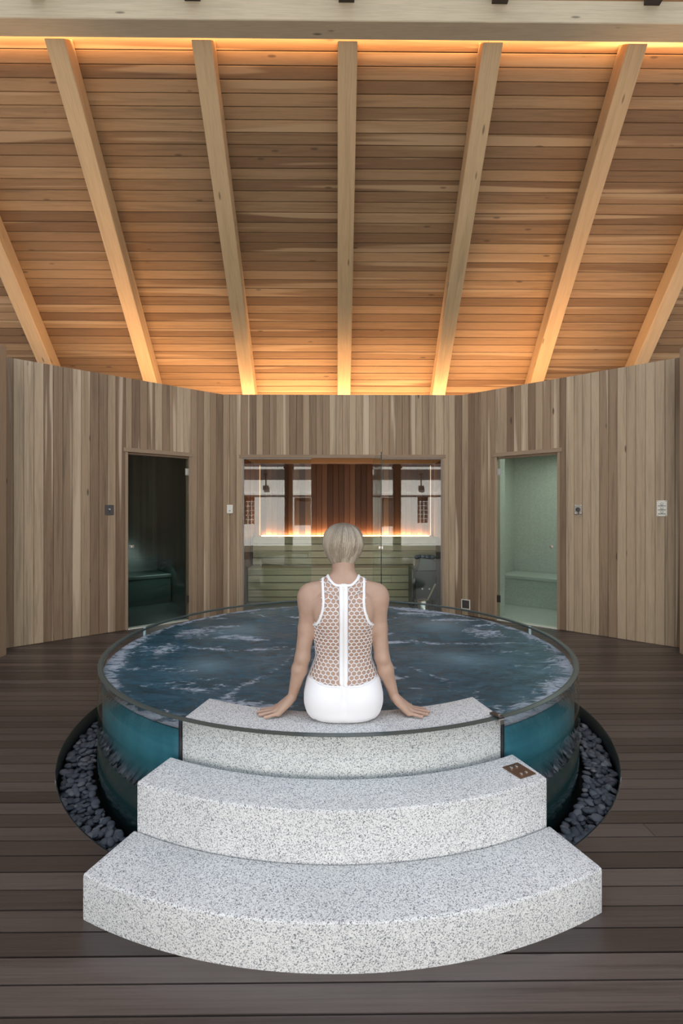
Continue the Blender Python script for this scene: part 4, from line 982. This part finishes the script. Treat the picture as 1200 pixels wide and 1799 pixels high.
for a_, b_ in segs:
    ok = []
    for q in (a_, b_):
        if q not in cache: cache[q] = net_pt(*q)
        ok.append(cache[q])
    m_x = 0.5 * (ok[0][1] + ok[1][1]); m_z = 0.5 * (a_[1] + b_[1])
    if not in_net(m_x, m_z) or max(ok[0][2], ok[1][2]) > 1.75: continue
    (p, n_), (q, n2_) = ok[0][0], ok[1][0]
    d = (q - p)
    if d.length > 0.04 or d.length < 1e-4: continue
    t = d.normalized(); bi = t.cross(n_).normalized(); w_, th_ = 0.0020, 0.0015; ex = t * 0.0012
    vv = [p - ex + bi * w_, p - ex + n_ * th_, p - ex - bi * w_, p - ex - n_ * th_, q + ex + bi * w_, q + ex + n_ * th_, q + ex - bi * w_, q + ex - n_ * th_]
    net.add([tuple(x - person.location) for x in vv], [(0, 1, 5, 4), (1, 2, 6, 5), (2, 3, 7, 6), (3, 0, 4, 7)])
nt_ = net.build('net_back', suit_m, person, smooth=True); nt_['label'] = 'white hexagonal net panel over the bare back'; nt_['kind'] = 'stuff'
# ---- hair: cap plus strands
HZ = [1.150, 1.165, 1.185, 1.205, 1.225, 1.250, 1.275, 1.300, 1.320, 1.336, 1.346, 1.352]
HA = [0.047, 0.055, 0.066, 0.078, 0.087, 0.0910, 0.088, 0.080, 0.068, 0.051, 0.030, 0.004]      # half width
HB = [0.044, 0.050, 0.062, 0.077, 0.090, 0.100, 0.101, 0.094, 0.080, 0.060, 0.036, 0.005]      # half depth (rear)
HY = [2.238, 2.240, 2.243, 2.247, 2.250, 2.253, 2.256, 2.258, 2.258, 2.256, 2.254, 2.253]
def hair_pt(phi, z, grow=0.0):
    a = float(cubic(HZ, HA, np.array([z]))[0]) + grow; b = float(cubic(HZ, HB, np.array([z]))[0]) + grow; yc = float(cubic(HZ, HY, np.array([z]))[0])
    return Vector((PX + a * math.sin(phi), yc - b * math.cos(phi), z))
def z_end(phi):
    p = abs(phi); return float(np.interp(p, [0, 0.6, 1.0, 1.35, 1.6, 1.9, 2.4, 3.15], [1.153, 1.160, 1.178, 1.192, 1.180, 1.20, 1.262, 1.280]))
capv = []; capf = []; nph, nzz = 72, 22
for i in range(nph):
    phi = -math.pi + 2 * math.pi * i / nph; ze = z_end(phi) + 0.006
    for j in range(nzz): zc_ = ze + (1.3505 - ze) * (j / (nzz - 1)) ** 0.8; capv.append(hair_pt(phi, zc_, -0.004))
for i in range(nph):
    for j in range(nzz - 1): i2 = (i + 1) % nph; capf.append((i * nzz + j, i2 * nzz + j, i2 * nzz + j + 1, i * nzz + j + 1))
def hair_mat():
    m, nt, p = mat_new('blonde_hair'); L = nt.links; ge = N(nt, 'ShaderNodeNewGeometry'); tc = N(nt, 'ShaderNodeTexCoord')
    at = N(nt, 'ShaderNodeVertexColor', layer_name='strand'); sp = N(nt, 'ShaderNodeSeparateColor'); L.new(at.outputs[0], sp.inputs[0])
    n1 = N(nt, 'ShaderNodeTexNoise', inp={'Scale': 30.0, 'Detail': 2.0}); L.new(tc.outputs['Object'], n1.inputs['Vector'])
    f = mth(nt, 'ADD', mth(nt, 'MULTIPLY', sp.outputs[1], 0.80), mth(nt, 'MULTIPLY', n1.outputs[0], 0.20))
    r = ramp(nt, [(0.05, (0.12, 0.092, 0.066)), (0.3, (0.27, 0.215, 0.155)), (0.62, (0.43, 0.36, 0.275)), (0.95, (0.64, 0.57, 0.47))], f)
    L.new(mixc(nt, sp.outputs[0], r.outputs[0], (0.10, 0.080, 0.062)), p.inputs['Base Color'])
    p.inputs['Roughness'].default_value = 0.42; p.inputs['Specular IOR Level'].default_value = 0.4
    return m
hm_ = MB(); hm_.add([tuple(v - person.location) for v in capv], capf); hcol = [(0.25, 0.30)] * len(capv)
rs = np.random.RandomState(5); NCL = 150
clumps = [(rs.uniform(-math.pi, math.pi), rs.normal(0, 0.16), rs.normal(0, 0.010), rs.uniform(0.05, 0.95), rs.uniform(-0.0005, 0.0060), rs.rand()) for _ in range(NCL)]
for q in range(3900):
    cphi, csw, cze, ctone, cgr, cshort = clumps[q % NCL]
    phi = cphi + rs.normal(0, 0.045); sweep = csw - 0.30 * math.cos(phi * 0.5) * (0.4 + 0.6 * (phi > -0.3)) + 0.12 * math.sin(phi) + rs.normal(0, 0.05)
    zt = 1.3498 if rs.rand() < 0.6 else rs.uniform(1.30, 1.349); gr = max(-0.001, cgr + rs.normal(0, 0.0012)); pv = phi + sweep
    ze = z_end(pv) + cze + rs.normal(0, 0.004) + (0.075 * cshort if q % 3 == 0 else 0)
    tone = min(1, max(0, ctone * 0.6 + rs.uniform(0, 0.4))); n = 11; w = rs.uniform(0.0007, 0.0015); V = []; F = []
    for i in range(n):
        t = i / (n - 1); z = zt + (ze - zt) * t ** 1.2; ph = phi + sweep * t ** 0.8
        tip = 0.005 * max(0, t - 0.8) / 0.2 * (cshort - 0.35); p = hair_pt(ph, max(z, 1.1505), gr * math.sin(math.pi * min(1, t * 1.15 + 0.05)) + tip)
        if z < 1.1505: p.z = z
        nrm = Vector((math.sin(ph), -math.cos(ph), 0.35)).normalized(); tan = Vector((math.cos(ph), math.sin(ph), 0)); ww = w * (0.5 if i == 0 else 1.0) * (0.3 if i == n - 1 else 1)
        V += [p + tan * ww, p + nrm * ww * 0.9, p - tan * ww]; root = 0.85 * max(0.0, 1 - t / 0.42) if zt > 1.33 else 0.0
        hcol += [(root, tone)] * 3
        if i: k = 3 * i; F += [(k - 3, k - 2, k + 1, k), (k - 2, k - 1, k + 2, k + 1)]
    hm_.add([tuple(v - person.location) for v in V], F)
me = pydata('hair', hm_.v, hm_.f, True)
ca = me.color_attributes.new('strand', 'FLOAT_COLOR', 'POINT'); cd = np.ones((len(hcol), 4), np.float32); cd[:, :2] = np.array(hcol); cd[:, 2] = 0
ca.data.foreach_set('color', cd.ravel())
hr = link('hair', me, hair_mat(), person); hr['label'] = 'short ash blonde bob with darker roots'
